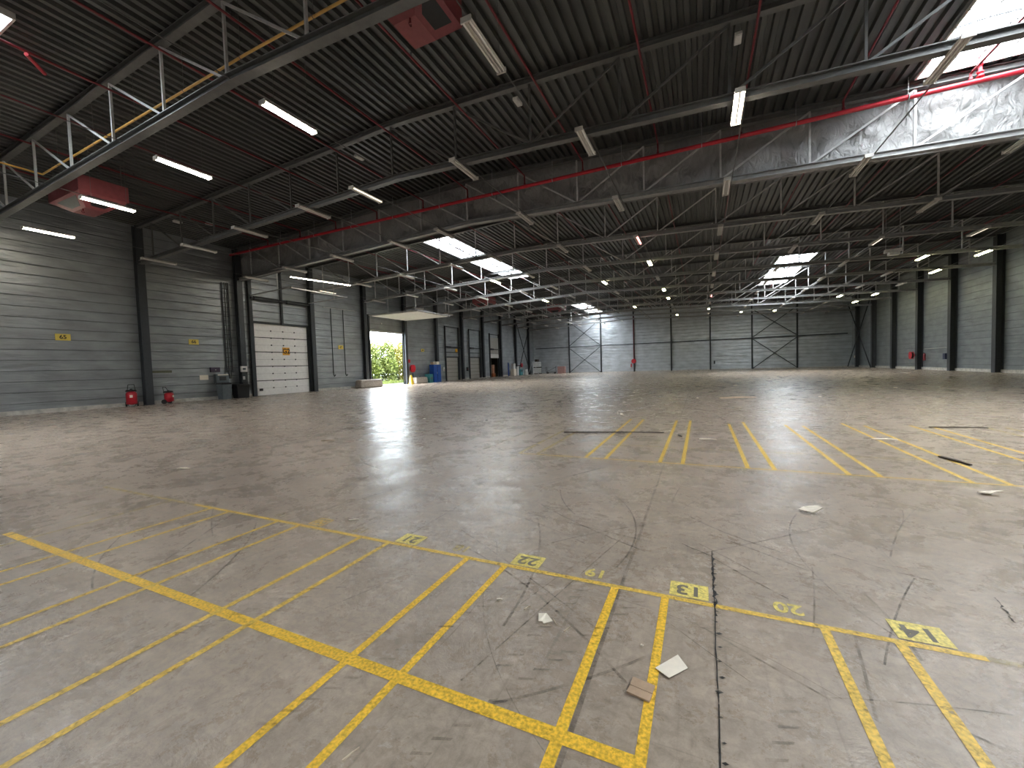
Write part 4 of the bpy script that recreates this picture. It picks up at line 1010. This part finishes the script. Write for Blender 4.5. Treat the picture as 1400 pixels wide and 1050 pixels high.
splinter(3.15, 7.6, .5, -1.35, .05, wood_dark, 'dark stick lying across yellow lines at right', 'stick', None, .02)
splinter(2.9, 9.2, .35, .1, .08, paper, 'pale litter between yellow lines at right', 'litter strip', None, .02)
splinter(4.6, 11.0, .9, .1, .04, wood_dark, 'dark lath on the floor at far right', 'lath', None, .02)
rl = random.Random(5)
k = 0
for i in range(22):
    x = rl.uniform(-9, 9); y = rl.uniform(9, 40); s = rl.uniform(.04, .13)
    m = MB(); n = 5; vs = [(s * rl.uniform(.5, 1) * math.cos(6.283 * j / n), s * rl.uniform(.5, 1) * math.sin(6.283 * j / n), .004) for j in range(n)]; vs += [(a * .7, b * .7, s * .3) for a, b, c in vs]
    m.add(vs, [tuple(range(n - 1, -1, -1)), tuple(range(n, 2 * n))] + [(j, (j + 1) % n, n + (j + 1) % n, n + j) for j in range(n)])
    o = m.build('debris_chip', rl.choice([paper, wood, wood_dark, paper])); o.location = (x, y, 0)
    tag(o, 'tiny scrap of litter scattered on the distant open floor', 'litter', 'scattered litter scraps')

# ------------------------------------------------------------------ outside the open door
def bush(x, y, rx, ry, h, n, mat, label, seed):
    t = thing('leafy_bush', label, 'bush', (x, y, -.03), 'bushes outside the open door')
    r = random.Random(seed); m = MB()
    for i in range(n):
        a = r.uniform(0, 6.283); ph = math.acos(r.uniform(-.2, 1)); q = r.uniform(.72, 1.05) * (1 + .14 * math.sin(3 * a + seed) + .1 * math.sin(7 * ph + seed))
        p = Vector((rx * q * math.sin(ph) * math.cos(a), ry * q * math.sin(ph) * math.sin(a), h * (.35 + .62 * q * math.cos(ph) * .95)))
        if i % 5 < 2:
            q = r.uniform(.6, 1.0) * (1 + .12 * math.sin(3 * a + seed)); p = Vector((rx * q * math.cos(a), ry * q * math.sin(a), r.uniform(.02, .5) * h))
        s = r.uniform(.09, .2); d = Vector((r.gauss(0, 1), r.gauss(0, 1), r.gauss(0, 1))).normalized(); e = d.cross(Vector((r.gauss(0, 1), r.gauss(0, 1), r.gauss(0, 1)))).normalized()
        m.add([p - d * s, p + e * s * .45, p + d * s, p - e * s * .45], [(0, 1, 2, 3)])
    m.build('foliage', mat).parent = t
    m = MB()
    for k in range(5): m.tube((r.uniform(-.3, .3) * rx, r.uniform(-.3, .3) * ry, 0), (r.uniform(-.6, .6) * rx, r.uniform(-.6, .6) * ry, h * .75), .06, 6, .02)
    m.build('stem', wood_dark).parent = t
    return t
bush(-36.8, 34.9, 1.9, 1.5, 6.9, 6500, leaf_y, 'tall yellow green bush seen at the left side of the open door', 1)
bush(-36.6, 37.7, 1.7, 1.45, 5.5, 6500, leaf_g, 'round green bush in the middle of the open door', 2)
bush(-36.5, 40.5, 1.7, 1.5, 5.7, 6500, leaf_g, 'green bush right of the round one outside the open door', 3)
bush(-36.9, 43.3, 1.8, 1.5, 5.5, 5200, leaf_y, 'yellow green bush at the right side of the open door', 4)
bush(-38.5, 46.3, 1.9, 1.6, 5.6, 3500, leaf_g, 'farthest green bush partly hidden by the open door edge', 5)
gr = MB(); rg = random.Random(3)
for i in range(6000):
    x = rg.uniform(-34.9, -32.6); y = rg.uniform(31, 48); a = rg.uniform(0, 6.28); h = rg.uniform(.12, .4)
    gr.add([(x, y, -.03), (x + .03 * math.cos(a), y + .03 * math.sin(a), -.03), (x + .1 * math.cos(a + 1), y + .1 * math.sin(a + 1), h)], [(0, 1, 2)])
tag(gr.build('grass', leaf_g), 'rough grass verge outside the open door', 'grass', None, 'stuff')
